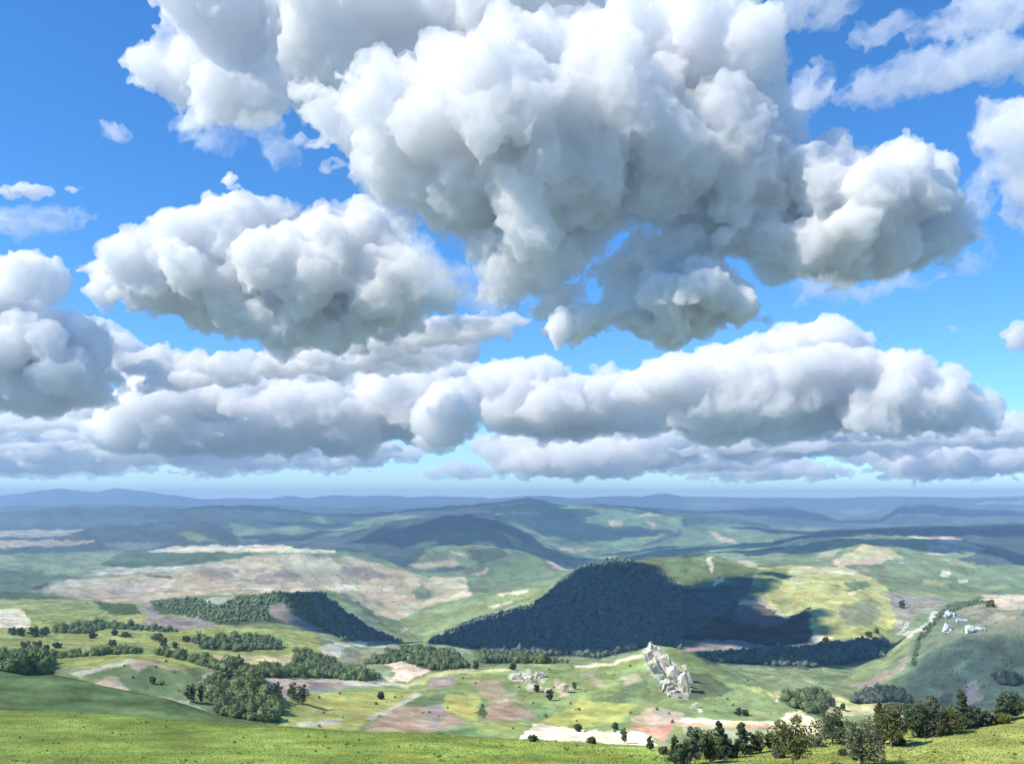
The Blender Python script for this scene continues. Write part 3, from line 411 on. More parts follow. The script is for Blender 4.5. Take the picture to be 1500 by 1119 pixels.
# crowns of leaf sprays: a rough core with many small tilted leaf faces standing out of it
SPRAYS = []
for k in range(10):
    V, Fc = BLOBS1[k]; nl = 95
    d = rng.normal(0, 1, (nl, 3)); d[:, 2] = np.abs(d[:, 2]) * 1.1 - .35; d /= np.linalg.norm(d, axis=1, keepdims=True)
    p = d * rng.uniform(.72, 1.12, (nl, 1)); q = d + rng.normal(0, .75, (nl, 3)); q /= np.linalg.norm(q, axis=1, keepdims=True)
    a = np.cross(q, rng.normal(0, 1, (nl, 3))); a /= np.linalg.norm(a, axis=1, keepdims=True); b = np.cross(q, a); sz = rng.uniform(.13, .32, (nl, 1))
    LV = np.stack([p - a * sz, p + b * sz * .7, p + a * sz], 1).reshape(-1, 3)
    SPRAYS.append((np.concatenate([V * .86, LV]), np.concatenate([Fc, np.arange(nl * 3).reshape(-1, 3) + len(V)])))

def crowns(name, pts, radii, m, blobs):
    Vs, Fs, o = [], [], 0
    for (p, r) in zip(pts, radii):
        V, Fc = blobs[random.randrange(len(blobs))]; a = random.uniform(0, 6.28); c, s = math.cos(a), math.sin(a)
        k = random.uniform(.85, 1.35)
        W = np.stack([(V[:, 0] * c - V[:, 1] * s) * r, (V[:, 0] * s + V[:, 1] * c) * r, V[:, 2] * r * k], 1) + np.array([p[0], p[1], p[2] + r * k * .62])
        Vs.append(W); Fs.append(Fc + o); o += len(V)
    return mesh_obj(name, np.concatenate(Vs), [np.concatenate(Fs)], m, smooth=True)

def scatter(polys, count, seed, clump=0, ymin=0):
    """random visible ground points inside outlines on the land"""
    r = np.random.default_rng(seed); P = []
    areas = [abs(sum(a[0] * b[1] - b[0] * a[1] for a, b in zip(p, p[1:] + p[:1]))) for p in polys]
    for poly, ar in zip(polys, areas):
        k = int(count * ar / sum(areas)) + 1
        xs = [p[0] for p in poly]; ys = [p[1] for p in poly]
        while k > 0:
            x = r.uniform(min(xs), max(xs), 4 * k); y = r.uniform(min(ys), max(ys), 4 * k)
            ok = inside(x, y, poly)
            if clump: ok &= fbm(x / 14, y / 5, 3, seed) > clump - 1
            x, y = x[ok][:k], y[ok][:k]; k -= max(len(x), 1)
            P += [g for g in (ground_at(a, b) for a, b in zip(x, y)) if g.y >= ymin]
    return P

def woodland(label, tile, polys, n, r0, r1, m=None, seed=1, far=False):
    P = scatter([tl(tile, p) for p in polys], n, seed, ymin=1400 if m is M_FAR and seed != 14 else 420)
    rr = [random.uniform(r0 * .7, r1) if random.random() < .9 else r1 * random.uniform(1.05, 1.35) for _ in P]
    o = crowns('woodland', P, rr, m or M_WOOD, BLOBS1 if far else SPRAYS)
    return tag(o, label, None, None, 'stuff')

woodland('dark green wood covering the knoll above the bright grass', 0, [[(755, 850), (800, 800), (960, 800), (1040, 895), (1050, 930), (1036, 962), (820, 940), (785, 880)]], 360, 2.2, 3.6, seed=2)
woodland('long band of dark trees running behind the pale knoll', 0, [[(0, 712), (200, 726), (480, 708), (560, 706), (700, 736), (800, 766), (950, 794), (1274, 800), (1274, 745), (1125, 700), (1100, 735), (1130, 755), (1000, 773), (800, 748), (650, 716), (480, 700), (330, 715)], [(0, 712), (195, 730), (195, 782), (0, 784)]], 950, 2.8, 4.6, seed=3)
woodland('oblong copse on the yellow green plain', 0, [[(700, 655), (900, 645), (1010, 645), (1060, 690), (900, 698), (770, 688)]], 170, 3.6, 5.6, seed=4)
woodland('strip of hedge trees crossing the yellow green plain', 0, [[(200, 606), (390, 594), (660, 620), (660, 627), (400, 612), (330, 630), (200, 630)]], 190, 3.2, 5, seed=5)
woodland('wooded spur above the river valley', 0, [[(565, 518), (640, 500), (750, 504), (820, 528), (890, 495), (1060, 480), (1200, 485), (1270, 545), (1270, 650), (1200, 605), (1080, 560), (1050, 510), (1000, 525), (1000, 585), (800, 592), (640, 560)]], 900, 2, 4.2, seed=6, far=True)
woodland('dark wood on the steep end of the spur', 0, [[(1165, 492), (1200, 480), (1274, 540), (1274, 655), (1200, 600)]], 420, 3.5, 6, M_FAR, 7, True)
woodland('dark wood running down into the valley bottom', 1, [[(0, 545), (100, 615), (235, 667), (180, 660), (0, 658)]], 420, 3.5, 6, M_FAR, 8, True)
woodland('rounded green wood beside the cream field', 1, [[(85, 747), (210, 695), (300, 690), (410, 704), (470, 745), (475, 762), (335, 768), (225, 733), (172, 746)], [(520, 700), (720, 720), (850, 741), (700, 744), (530, 742)], [(0, 772), (145, 796), (110, 810), (0, 806)]], 520, 3.2, 5.4, seed=9)
woodland('dark forest covering the shaded hill', 1, [[(318, 670), (480, 585), (720, 525), (830, 426), (920, 376), (1060, 350), (1090, 365), (1190, 410), (1274, 470), (1274, 690), (1140, 680), (960, 722), (860, 713), (740, 716), (560, 708), (530, 686), (400, 670)]], 9500, 3, 6, M_FAR, 10, True)
woodland('dark strip of forest along the shaded valley', 2, [[(45, 713), (360, 693), (480, 682), (765, 652), (755, 718), (480, 758), (100, 738)]], 1100, 3.5, 6, M_FAR, 11, True)
woodland('dark line of trees curving down the right hill', 2, [[(985, 527), (1110, 503), (1140, 520), (1050, 530), (965, 573), (890, 655), (870, 750), (852, 750), (882, 640)]], 200, 1.3, 2.6, seed=12)
woodland('wood in the hollow below the rocky ridge', 2, [[(365, 872), (430, 842), (540, 854), (555, 900), (500, 935), (400, 905)]], 150, 3, 5, seed=13)
woodland('small dark wooded mound above the pine row', 2, [[(630, 890), (680, 862), (770, 850), (850, 890), (780, 882), (690, 894)], [(1165, 797), (1250, 808), (1245, 826), (1185, 820)]], 240, 4, 6.5, M_FAR, 14)
P = scatter([[(-40, 1035), (-40, 905), (330, 885), (640, 960), (940, 960), (1180, 985), (1330, 945), (1540, 890), (1540, 1060), (1200, 1080), (700, 1080), (420, 1062), (330, 1040), (200, 1010), (60, 985)]], 150, 21, clump=.85, ymin=420)
tag(crowns('scrub', P, [random.uniform(.5, 1.5) for _ in P], M_WOOD, SPRAYS), 'scattered low scrub on the rough slopes', None, None, 'stuff')

# ------------------------------------------------------------------ single trees
def tube(pts, radii, sides=7):
    V, Fc = [], []
    for i, (p, r) in enumerate(zip(pts, radii)):
        t = (pts[min(i + 1, len(pts) - 1)] - pts[max(i - 1, 0)]).normalized(); a = t.orthogonal().normalized(); b = t.cross(a)
        for k in range(sides):
            q = 2 * math.pi * k / sides; V.append(p + (a * math.cos(q) + b * math.sin(q)) * r)
    for i in range(len(pts) - 1):
        for k in range(sides): Fc.append((i * sides + k, i * sides + (k + 1) % sides, (i + 1) * sides + (k + 1) % sides, (i + 1) * sides + k))
    return V, Fc
def leaves(centres, per, spread, size, r):
    """small leaf sprays round the clump centres: (n,3) centres, spread per clump"""
    C_ = np.repeat(centres, per, 0); sp = np.repeat(spread, per)[:, None]
    d = r.normal(0, 1, C_.shape); d /= np.linalg.norm(d, axis=1, keepdims=True)
    p = C_ + d * sp * (r.uniform(.25, 1, (len(C_), 1)) ** .5) * np.array([1, 1, .8])
    n = d * .8 + r.normal(0, .7, C_.shape) + np.array([0, 0, .35]); n /= np.linalg.norm(n, axis=1, keepdims=True)
    a = np.cross(n, r.normal(0, 1, C_.shape)); a /= np.linalg.norm(a, axis=1, keepdims=True) + 1e-9; b = np.cross(n, a)
    s = size * r.uniform(.6, 1.35, (len(C_), 1)); a = a * s; b = b * s * .55
    V = np.stack([p - a, p - b + n * s * .15, p + a, p + b + n * s * .15], 1).reshape(-1, 3)
    return V, np.arange(len(V)).reshape(-1, 4)

def make_tree(name, label, cat, x, base, top, width, style, mat, seed, detail=1.0, group=None, lean=0):
    r = np.random.default_rng(seed); rr = random.Random(seed)
    g = ground_at(x, base); Y = g.y; H = (base - top) / F * Y; W = width / F * Y * (1.18 if detail >= .7 else 1)
    root = bpy.data.objects.new(name, None); COL.objects.link(root); root.location = g; root.empty_display_size = .5
    tag(root, label, cat, group)
    bare = {'pine': .10, 'column': .06, 'broad': .18, 'fork': .30, 'bush': .02, 'tall': .22}[style]
    th = H * (.93 if style in ('pine', 'column') else .7); tr = max(.05, H * .022)
    sway = [rr.uniform(-1, 1) * W * .05 for _ in range(4)]
    def axis(t): return Vector((lean * H * t + math.sin(t * 4 + sway[0]) * W * .04, sway[1] * math.sin(t * 3) * .8, th * t))
    V, Fc = [], []
    def add(pts, rad, sides=7):
        v, f = tube(pts, rad, sides); o = len(V); V.extend(v); Fc.extend(tuple(i + o for i in q) for q in f)
    add([axis(t) - Vector((0, 0, .35 if t == 0 else 0)) for t in np.linspace(0, 1, 8)], [tr * (1.35 if t == 0 else 1 - .82 * t) for t in np.linspace(0, 1, 8)], 8)
    cents, spr = [], []
    nb = int((26 if style in ('pine', 'column') else 20) * (detail ** .5)) + 3
    for k in range(nb):
        ang = k * 2.4 + rr.uniform(-.5, .5); u = (k + .5) / nb
        if style == 'pine':
            t = bare + (1 - bare) * u; half = W / 2 * (1 - .86 * u ** 1.25) * rr.uniform(.7, 1.12); z0 = H * t * .98; rise = H * .03 * rr.uniform(-1, 2)
        elif style == 'column':
            t = bare + (1 - bare) * u; half = W / 2 * (math.sin(math.pi * (.18 + .80 * u)) ** .6) * rr.uniform(.55, 1); z0 = H * t * .97; rise = H * .05
        else:
            t = bare + (1 - bare) * u; e = math.sin(math.pi * (.22 + .70 * u)) ** .7
            half = W / 2 * e * rr.uniform(.35, 1.05); z0 = H * t * .93; rise = H * .04 * rr.uniform(-.3, 1)
        a0 = axis(min(t * .8, 1)) if style not in ('pine', 'column') else axis(min(z0 / th, 1)); tip = Vector((a0.x + math.cos(ang) * half, a0.y + math.sin(ang) * half, z0 + rise))
        mid = (a0 + tip) / 2 + Vector((0, 0, -half * .06))
        br = tr * .42 * (1 - .6 * u)
        add([a0, mid, tip], [br, br * .7, br * .25], 5)
        m_ = 3 if style in ('pine', 'column') else 2
        for q in range(m_):
            f = (q + 1) / m_; c = a0.lerp(tip, f) + Vector((rr.uniform(-1, 1), rr.uniform(-1, 1), rr.uniform(-.6, .8))) * W * .055
            cents.append(c[:]); spr.append((W * (.15 if style != 'bush' else .17) + H * .014) * rr.uniform(.7, 1.25) * (1 if style not in ('pine', 'column') else (1.15 - .75 * u)))
    if style in ('pine', 'column'):
        for q in range(4): cents.append((axis(1).x, axis(1).y, H * (.86 + .045 * q))); spr.append(W * (.12 - .022 * q))
    trunk = mesh_obj('trunk', [v[:] for v in V], [np.array(Fc)], M_BARK, root, True)
    per = int(105 * detail); size = max(.05 * H ** .5, .85 / F * Y) * (1.0 if detail >= 1 else 1.5)
    LV, LF = leaves(np.array(cents), per, np.array(spr), size, r)
    LV[:, 2] = np.maximum(LV[:, 2], .05)
    mesh_obj('crown', LV, [LF], mat, root)
    return root
ROW = 'trees along the edge of the grassy hillside'
NEAR = [
 ('pine_tree', 'slim dark pine at the left end of the tree row', 988, 1121, 1077, 17, 'pine', M_DARK),
 ('bushy_tree', 'small dark tree at the bottom edge beside the slim leftmost pine', 1002, 1127, 1087, 22, 'broad', M_DARK),
 ('bushy_tree', 'grey green tree with pale streaks, third from the left end of the row', 1017, 1119, 1064, 25, 'tall', M_GREY),
 ('bushy_tree', 'broad olive tree standing left of the dark leaning pine', 1040, 1117, 1068, 32, 'broad', M_OLIVE),
 ('pine_tree', 'dark leaning pine with a crooked spire before the pink strip', 1060, 1110, 1056, 24, 'pine', M_DARK),
 ('pine_tree', 'dark pine with a knobbly pointed top against the cream strip', 1087, 1105, 1058, 23, 'pine', M_DARK),
 ('bushy_tree', 'rounded olive tree touching the knobbly topped dark pine', 1108, 1103, 1071, 25, 'broad', M_OLIVE),
 ('bushy_tree', 'thin arching sapling left of the large forked olive tree', 1127, 1100, 1073, 15, 'fork', M_OLIVE),
 ('bushy_tree', 'large olive tree with a forked pale trunk before the cream bank', 1160, 1124, 1050, 56, 'fork', M_OLIVE),
 ('bushy_tree', 'round dark tree with its shadow, right of the cream bank', 1218, 1090, 1038, 48, 'broad', M_DARK),
 ('bushy_tree', 'wide grey olive tree lowest on the slope at the bottom edge', 1260, 1121, 1052, 54, 'broad', M_GREY),
 ('pine_tree', 'narrow yellow green tree with a pale trunk rising behind the wide one', 1288, 1090, 1029, 20, 'column', M_OLIVE),
 ('bushy_tree', 'tall pointed olive tree right of the pale trunked narrow one', 1305, 1094, 1027, 34, 'tall', M_OLIVE),
 ('bushy_tree', 'dark tree showing a bare pale trunk over its own shadow', 1337, 1081, 1026, 38, 'fork', M_DARK),
 ('pine_tree', 'full dark green conical tree at the middle of the upper row', 1366, 1077, 1020, 42, 'pine', M_GREY),
 ('bushy_tree', 'mid green rounded tree right of the full conical one', 1390, 1075, 1034, 32, 'broad', M_OLIVE),
 ('pine_tree', 'tallest spindly pine of the upper row with a thin spire', 1409, 1068, 1011, 24, 'pine', M_DARK),
 ('bushy_tree', 'small dark tree crowded against the spindly tall pine', 1423, 1066, 1034, 22, 'broad', M_GREY),
 ('cypress_tree', 'small dark columnar tree near the yellow bushes', 1434, 1064, 1036, 12, 'column', M_DARK),
 ('bushy_tree', 'low tree leaning toward the yellow green bushes', 1446, 1062, 1040, 16, 'broad', M_GREY),
 ('pine_tree', 'pale grey green pine beside the far right tree', 1466, 1056, 1017, 22, 'pine', M_GREY),
 ('bushy_tree', 'dark tree with feathery upright boughs at the right edge', 1483, 1053, 1012, 30, 'tall', M_DARK),
 ('leafy_bush', 'yellow green bush in the gap of the upper row', 1452, 1061, 1048, 16, 'bush', M_FRESH),
 ('leafy_bush', 'larger yellow green bush below the pale grey pine', 1468, 1059, 1047, 18, 'bush', M_FRESH),
 ('leafy_bush', 'dark low bush on the slope below the tall pointed olive tree', 1316, 1092, 1079, 16, 'bush', M_DARK),
 ('leafy_bush', 'dark bush at the foot of the leaning pine', 1056, 1112, 1098, 14, 'bush', M_DARK),
 ('leafy_bush', 'small dark bush left of the wide grey olive tree', 1234, 1106, 1096, 11, 'bush', M_DARK),
 ('leafy_bush', 'grey green bush filling the gap left of the forked olive tree', 1139, 1110, 1092, 20, 'bush', M_GREY),
 ('leafy_bush', 'olive bush between the two olive trees in the left half of the row', 1074, 1109, 1088, 18, 'bush', M_OLIVE),
 ('leafy_bush', 'round olive bush at the foot of the full conical tree', 1376, 1078, 1062, 18, 'bush', M_OLIVE),
 ('leafy_bush', 'dark bush between the bare trunked tree and the conical one', 1351, 1080, 1062, 18, 'bush', M_DARK),
 ('leafy_bush', 'pale green bush just right of the cream bank below the round dark tree', 1196, 1094, 1080, 18, 'bush', M_GREY),
 ('leafy_bush', 'low green bush among grass left of the tree row', 972, 1105, 1094, 12, 'bush', M_GREY),
]
for k, (nm, lab, x, b, t, wd, st, mt) in enumerate(NEAR):
    make_tree(nm, lab, 'bush' if 'bush' in nm else 'tree', x, b, t, wd, st, mt, 100 + k, 1.0 if 'bush' not in nm else .7, 'bushes among the tree row' if 'bush' in nm else ROW, lean=-.12 if 'leaning' in lab else 0)
FT = 'single trees in the valley fields'
MID = [
 ('small dark round tree alone on the pale knoll', 223, 1001, 990, 11), ('tall double headed dark tree on the knoll slope', 279, 1029, 1001, 17), ('narrow dark tree beside the double headed one', 294, 1029, 1003, 9),
 ('upright tree on the top left of the knoll wood', 323, 1000, 983, 12), ('upright pointed tree on the crest of the knoll wood', 335, 1003, 981, 13), ('narrow dark tree between the knoll wood and the lime field', 406, 1025, 997, 13),
 ('broad dark tree in the pink corner of the lime field', 428, 1027, 998, 20), ('dark tree touching the broad one in the lime field', 442, 1031, 1001, 20), ('dark little tree alone in the yellow lime field', 557, 1024, 1013, 11),
 ('dark round tree at the left of the cream field edge', 18, 930, 919, 12), ('dark tree below the cream field', 30, 932, 918, 14), ('dark pair headed tree right of the cream field', 50, 932, 917, 18), ('dark tree at the end of the group below the cream field', 64, 931, 919, 14),
 ('large round dark tree above the left woodland', 38, 957, 939, 20), ('dark tree behind the large round one above the woodland', 55, 953, 938, 16), ('small shrub sized tree near the large round one', 68, 952, 944, 9), ('low spreading tree on the left plain', 82, 949, 941, 13),
 ('dark tree under the hedge strip on the plain', 134, 935, 923, 12), ('small tree on the plain above the yellow strip', 164, 947, 937, 11), ('little tree in the left part of the middle plain', 167, 930, 922, 9), ('low wide tree in the left part of the middle plain', 184, 933, 926, 14),
 ('spreading tree in the middle of the plain', 231, 938, 927, 16), ('round tree just under the spreading one on the plain', 239, 948, 934, 13), ('thin pale tree left of the oblong copse', 256, 950, 940, 8), ('small tree at the left tip of the oblong copse', 272, 940, 931, 10),
 ('small dark tree on the pale scree slope', 786, 1013, 1002, 10), ('dark tree at the foot of the pale scree slope', 805, 1026, 1009, 12), ('thin dark tree right of the pale scree', 841, 1009, 999, 7),
 ('dark tree on the top edge of the cream bank', 846, 1071, 1060, 11), ('dark tree above the middle of the cream bank', 901, 1068, 1058, 9), ('dark upright tree standing in front of the cream bank', 914, 1088, 1066, 10), ('dark tree at the right end of the cream bank', 951, 1098, 1078, 13),
 ('dark tree on the ridge line above the tan fields', 751, 981, 971, 11), ('small dark tree beside the green wood by the cream field', 697, 981, 966, 10),
 ('round green tree on the yellow patch below the rocky ridge', 1219, 1034, 1022, 11), ('small green tree on the lower side of the yellow patch', 1234, 1039, 1030, 10), ('small tree at the edge of the hollow wood', 1206, 1040, 1030, 11), ('dark shrub like tree on the lit hill foot', 1209, 940, 933, 9), ('little tree on the lower edge of the lit hill', 1272, 932, 925, 10), ('little tree on the lower right of the lit hill', 1284, 927, 920, 8),
 ('round green tree on the slope below the white crag', 1081, 1048, 1036, 10), ('low tree beside the round one below the white crag', 1091, 1047, 1039, 11),
 ('dark round tree at the crest of the right hill', 1451, 889, 878, 12), ('dark tree on the brown slope of the right hill', 1321, 891, 879, 9), ('bushy tree before the left part of the cream bank', 780, 1086, 1076, 14), ('bushy tree before the middle of the cream bank', 866, 1089, 1079, 14)]
for k, (lab, x, b, t, wd) in enumerate(MID):
    make_tree('field_tree', lab, 'tree', x, b, t, wd, 'broad', M_DARK if k % 3 else M_WOOD, 300 + k, .35, FT)

# ------------------------------------------------------------------ rocks
M_ROCK = solid_mat('limestone', (.52, .48, .36), (.72, .66, .51), .15, .4)
M_CHALK = solid_mat('white_rock', (.55, .56, .55), (.80, .81, .80), .10, .6)
def rock(bm_list, x, y, w_, h, tilt, seed, depth=.7):
    rr = random.Random(seed); g = ground_at(x, y + h * .22); Y = g.y; k = Y / F
    bm = bmesh.new(); Rz = Matrix.Rotation(tilt, 4, 'Y')
    for _ in range(20):
        v = Vector([rr.choice((-1, 1)) * rr.uniform(.45, 1) for _ in range(3)])
        bm.verts.new(Rz @ Vector((v.x * w_ / 2 * k, v.y * w_ * depth * k / 2, v.z * h / 2 * k)))
    bmesh.ops.convex_hull(bm, input=bm.verts); bmesh.ops.delete(bm, geom=[v for v in bm.verts if not v.link_faces], context='VERTS')
    bmesh.ops.triangulate(bm, faces=bm.faces); bmesh.ops.subdivide_edges(bm, edges=bm.edges, cuts=3, use_grid_fill=True)
    for v in bm.verts:
        q = v.co * (6.5 / (w_ * k)); q.z *= .55; v.co += Vector((mnoise.noise(q), mnoise.noise(q + Vector((9, 0, 0))), mnoise.noise(q + Vector((0, 9, 0))))) * w_ * k * .15
    c = Vector(((x - CX) * k, Y, CAMZ - (y - YH) * k)) * (1 + w_ * depth * .24 / F)
    c.z -= CAMZ * w_ * depth * .24 / F
    V = [(v.co + c)[:] for v in bm.verts]; bm.verts.index_update(); Fc = [[v.index for v in f.verts] for f in bm.faces]; bm.free()
    bm_list.append((V, Fc))
def rocks(name, label, cat, items, m, group=None):
    L_ = []
    g0 = None
    for it in items: rock(L_, *it)
    V, Fc = [], []
    for v, f in L_: Fc += [[i + len(V) for i in q] for q in f]; V += v
    return tag(mesh_obj(name, V, [np.array(Fc)], m), label, cat, group)
CRAG = [
 (957, 951, 20, 14, .5, 1, .8), (953, 966, 15, 30, -.45, 2, .8), (962, 980, 16, 34, -.5, 3, .7), (977, 976, 19, 36, -.4, 4, .8), (990, 995, 22, 44, -.35, 5, .8), (1001, 1004, 18, 40, -.3, 6, .8), (977, 1008, 20, 26, -.4, 7, .7), (1008, 990, 9, 40, -.35, 8, .9), (985, 1018, 16, 18, -.3, 9, .7)]
crag = bpy.data.objects.new('rock_crag', None); COL.objects.link(crag); tag(crag, 'jagged white limestone crag breaking out of the ridge top', 'rock')
crag.location = ground_at(975, 1000)
for it in CRAG:
    L_ = []; rock(L_, *it); V = np.array(L_[0][0]) - np.array(crag.location)[None]; mesh_obj('rock_slab', V, [np.array(L_[0][1])], M_ROCK, crag)
rocks('boulder', 'pale boulder lying just below the white crag', 'rock', [(1018, 1034, 9, 10, .2, 20)], M_ROCK, 'boulders round the crag'); rocks('boulder', 'pale boulder lowest under the white crag', 'rock', [(1027, 1041, 10, 9, -.2, 21)], M_ROCK, 'boulders round the crag')
for k, (x, y, w_, h, lab) in enumerate([(757, 992, 16, 12, 'pale flat rock at the left of the scree slope'), (775, 997, 14, 13, 'pale rock in the middle of the scree slope'), (790, 990, 14, 16, 'pale upright rock on the scree slope'), (803, 1012, 11, 9, 'small pale rock low on the scree slope'), (828, 1010, 11, 20, 'long tan rock slab right of the scree')]):
    rocks('stone', lab, 'rock', [(x, y, w_, h, random.uniform(-.5, .5), 30 + k, .8)], M_ROCK, 'rocks on the scree slope')
for k, (x, y, w_, h, t_, lab) in enumerate([(1395, 902, 24, 11, .35, 'topmost white rock face on the right hill'), (1410, 909, 18, 6, .1, 'thin white ledge joined below the topmost rock face'), (1391, 922, 18, 15, .5, 'small white rock face lower left on the right hill'), (1428, 923, 27, 13, .1, 'wide white rock face lower right on the right hill')]):
    rocks('white_rock', lab, 'rock', [(x, y, w_, h, t_, 50 + k, .5)], M_CHALK, 'white rock faces on the right hill')

# ------------------------------------------------------------------ grass of the near hillside
r = np.random.default_rng(77); NB = 70000
ii = np.nonzero(VIS & near & (GP < 1135) & (GY > 60) & (PX > -40) & (PX < 1540))
pick = r.integers(0, len(ii[0]), NB); a, b_ = ii[0][pick], ii[1][pick]
bx = PX[a, b_] + r.uniform(-.8, .8, NB); t = r.uniform(0, 1, NB); a2 = np.minimum(a + 1, NR - 1)
by = GY[a, b_] * (1 - t) + GY[a2, b_] * t; bz = GZ[a, b_] * (1 - t) + GZ[a2, b_] * t; bx = (bx - CX) / F * by
hh = r.uniform(.06, .22, NB) * (1 + .7 * fbm(bx / 9, by / 9, 3, 5)); ww = r.uniform(.05, .14, NB); an = r.uniform(0, 3.14, NB)
ox, oy = np.cos(an) * ww, np.sin(an) * ww; lx, ly = r.normal(0, .12, NB), r.normal(0, .12, NB)
V = np.stack([np.stack([bx - ox, by - oy, bz - .03], 1), np.stack([bx + ox, by + oy, bz - .03], 1), np.stack([bx + lx, by + ly, bz + np.clip(hh, .06, .7)], 1)], 1).reshape(-1, 3)
M_GRASS = leaf_mat('grass_blades', (.25, .34, .075), (.34, .42, .12), .35, .08)
tag(mesh_obj('grass', V, [np.arange(NB * 3).reshape(-1, 3)], M_GRASS), 'rough bright grass on the near hillside', None, None, 'stuff')
k = r.integers(0, len(ii[0]), 1500); tx = PX[ii[0][k], ii[1][k]]; ty = GP[ii[0][k], ii[1][k]]
keep = fbm(tx / 60, ty / 8, 3, 33) > .42; TP = [ground_at(a, b) for a, b in zip(tx[keep][:260], ty[keep][:260])]
tag(crowns('tussocks', [t - Vector((0, 0, .12)) for t in TP], [random.uniform(.12, .30) for t in TP], leaf_mat('tussock_blades', (.18, .23, .065), (.28, .33, .10), .3, .8), SPRAYS), 'low darker tussocks dotted over the near hillside', None, None, 'stuff')
print('trees', round(time.time() - T0, 1))
# ------------------------------------------------------------------ clouds: bodies of white droplets, each a closed lumpy shell filled with an even scattering volume
def cloud_mat(dens, crisp):
    m, n, out = new_mat('cloud'); L = n.links.new; N = n.nodes.new
    v = N('ShaderNodeVolumeScatter'); v.inputs['Color'].default_value = (.981, .957, .92, 1); v.inputs['Density'].default_value = dens; v.inputs['Anisotropy'].default_value = 0.0
    t = N('ShaderNodeBsdfTransparent'); d = N('ShaderNodeBsdfTranslucent'); d.inputs[0].default_value = (.9, .9, .9, 1); mx = N('ShaderNodeMixShader'); mx.inputs[0].default_value = crisp
    L(t.outputs[0], mx.inputs[1]); L(d.outputs[0], mx.inputs[2]); L(mx.outputs[0], out.inputs['Surface'])
    L(v.outputs[0], out.inputs['Volume']); return m
def shell(name, V, Fc, vox, disp, m):
    o = mesh_obj(name, V, [Fc]); md = o.modifiers.new('join', 'REMESH'); md.mode = 'VOXEL'; md.voxel_size = vox
    for basis, scale, strength, mid in disp:
        t = bpy.data.textures.new('billow', 'CLOUDS'); t.noise_scale = scale; t.noise_depth = 4; t.noise_basis = basis.replace('SWIRL', 'ORIGINAL_PERLIN')
        dm = o.modifiers.new('billow', 'DISPLACE'); dm.texture = t; dm.texture_coords = 'GLOBAL'; dm.strength = strength; dm.mid_level = mid
        if basis == 'SWIRL': t.cloud_type = 'COLOR'; dm.direction = 'RGB_TO_XYZ'; dm.space = 'GLOBAL'
    md = o.modifiers.new('clean', 'REMESH'); md.mode = 'VOXEL'; md.voxel_size = vox * .8
    dg = bpy.context.evaluated_depsgraph_get(); me = bpy.data.meshes.new_from_object(o.evaluated_get(dg))
    if len(me.vertices) < 30000:                     # keep the one largest body, drop loose specks
        nv = len(me.vertices); ed = np.empty(len(me.edges) * 2, np.int32); me.edges.foreach_get('vertices', ed); ed = ed.reshape(-1, 2); lab = np.arange(nv)
        for _ in range(400):
            new = lab.copy(); np.minimum.at(new, ed[:, 0], lab[ed[:, 1]]); np.minimum.at(new, ed[:, 1], lab[ed[:, 0]]); new = new[new]
            if (new == lab).all(): break
            lab = new
        u, cn = np.unique(lab, return_counts=True)
        if len(u) > 1:
            big = u[cn.argmax()]; bm = bmesh.new(); bm.from_mesh(me); bm.verts.ensure_lookup_table()
            bmesh.ops.delete(bm, geom=[bm.verts[i] for i in np.nonzero(lab != big)[0]], context='VERTS'); bm.to_mesh(me); bm.free()
    old = o.data; o.modifiers.clear(); o.data = me; bpy.data.meshes.remove(old); me.name = name
    me.materials.clear(); me.materials.append(m); me.polygons.foreach_set('use_smooth', np.ones(len(me.polygons), bool))
    return o
def balls(cen, rad, sq=None):
    V0, F0 = ICO2 if len(cen) > 60 else ICO3; k = len(V0)
    sc = rad[:, None, None] * (np.ones((1, 1, 3)) if sq is None else np.asarray(sq)[None, None])
    V = (V0[None] * sc + cen[:, None]).reshape(-1, 3)
    return V, (F0[None] + (np.arange(len(cen)) * k)[:, None, None]).reshape(-1, 3)
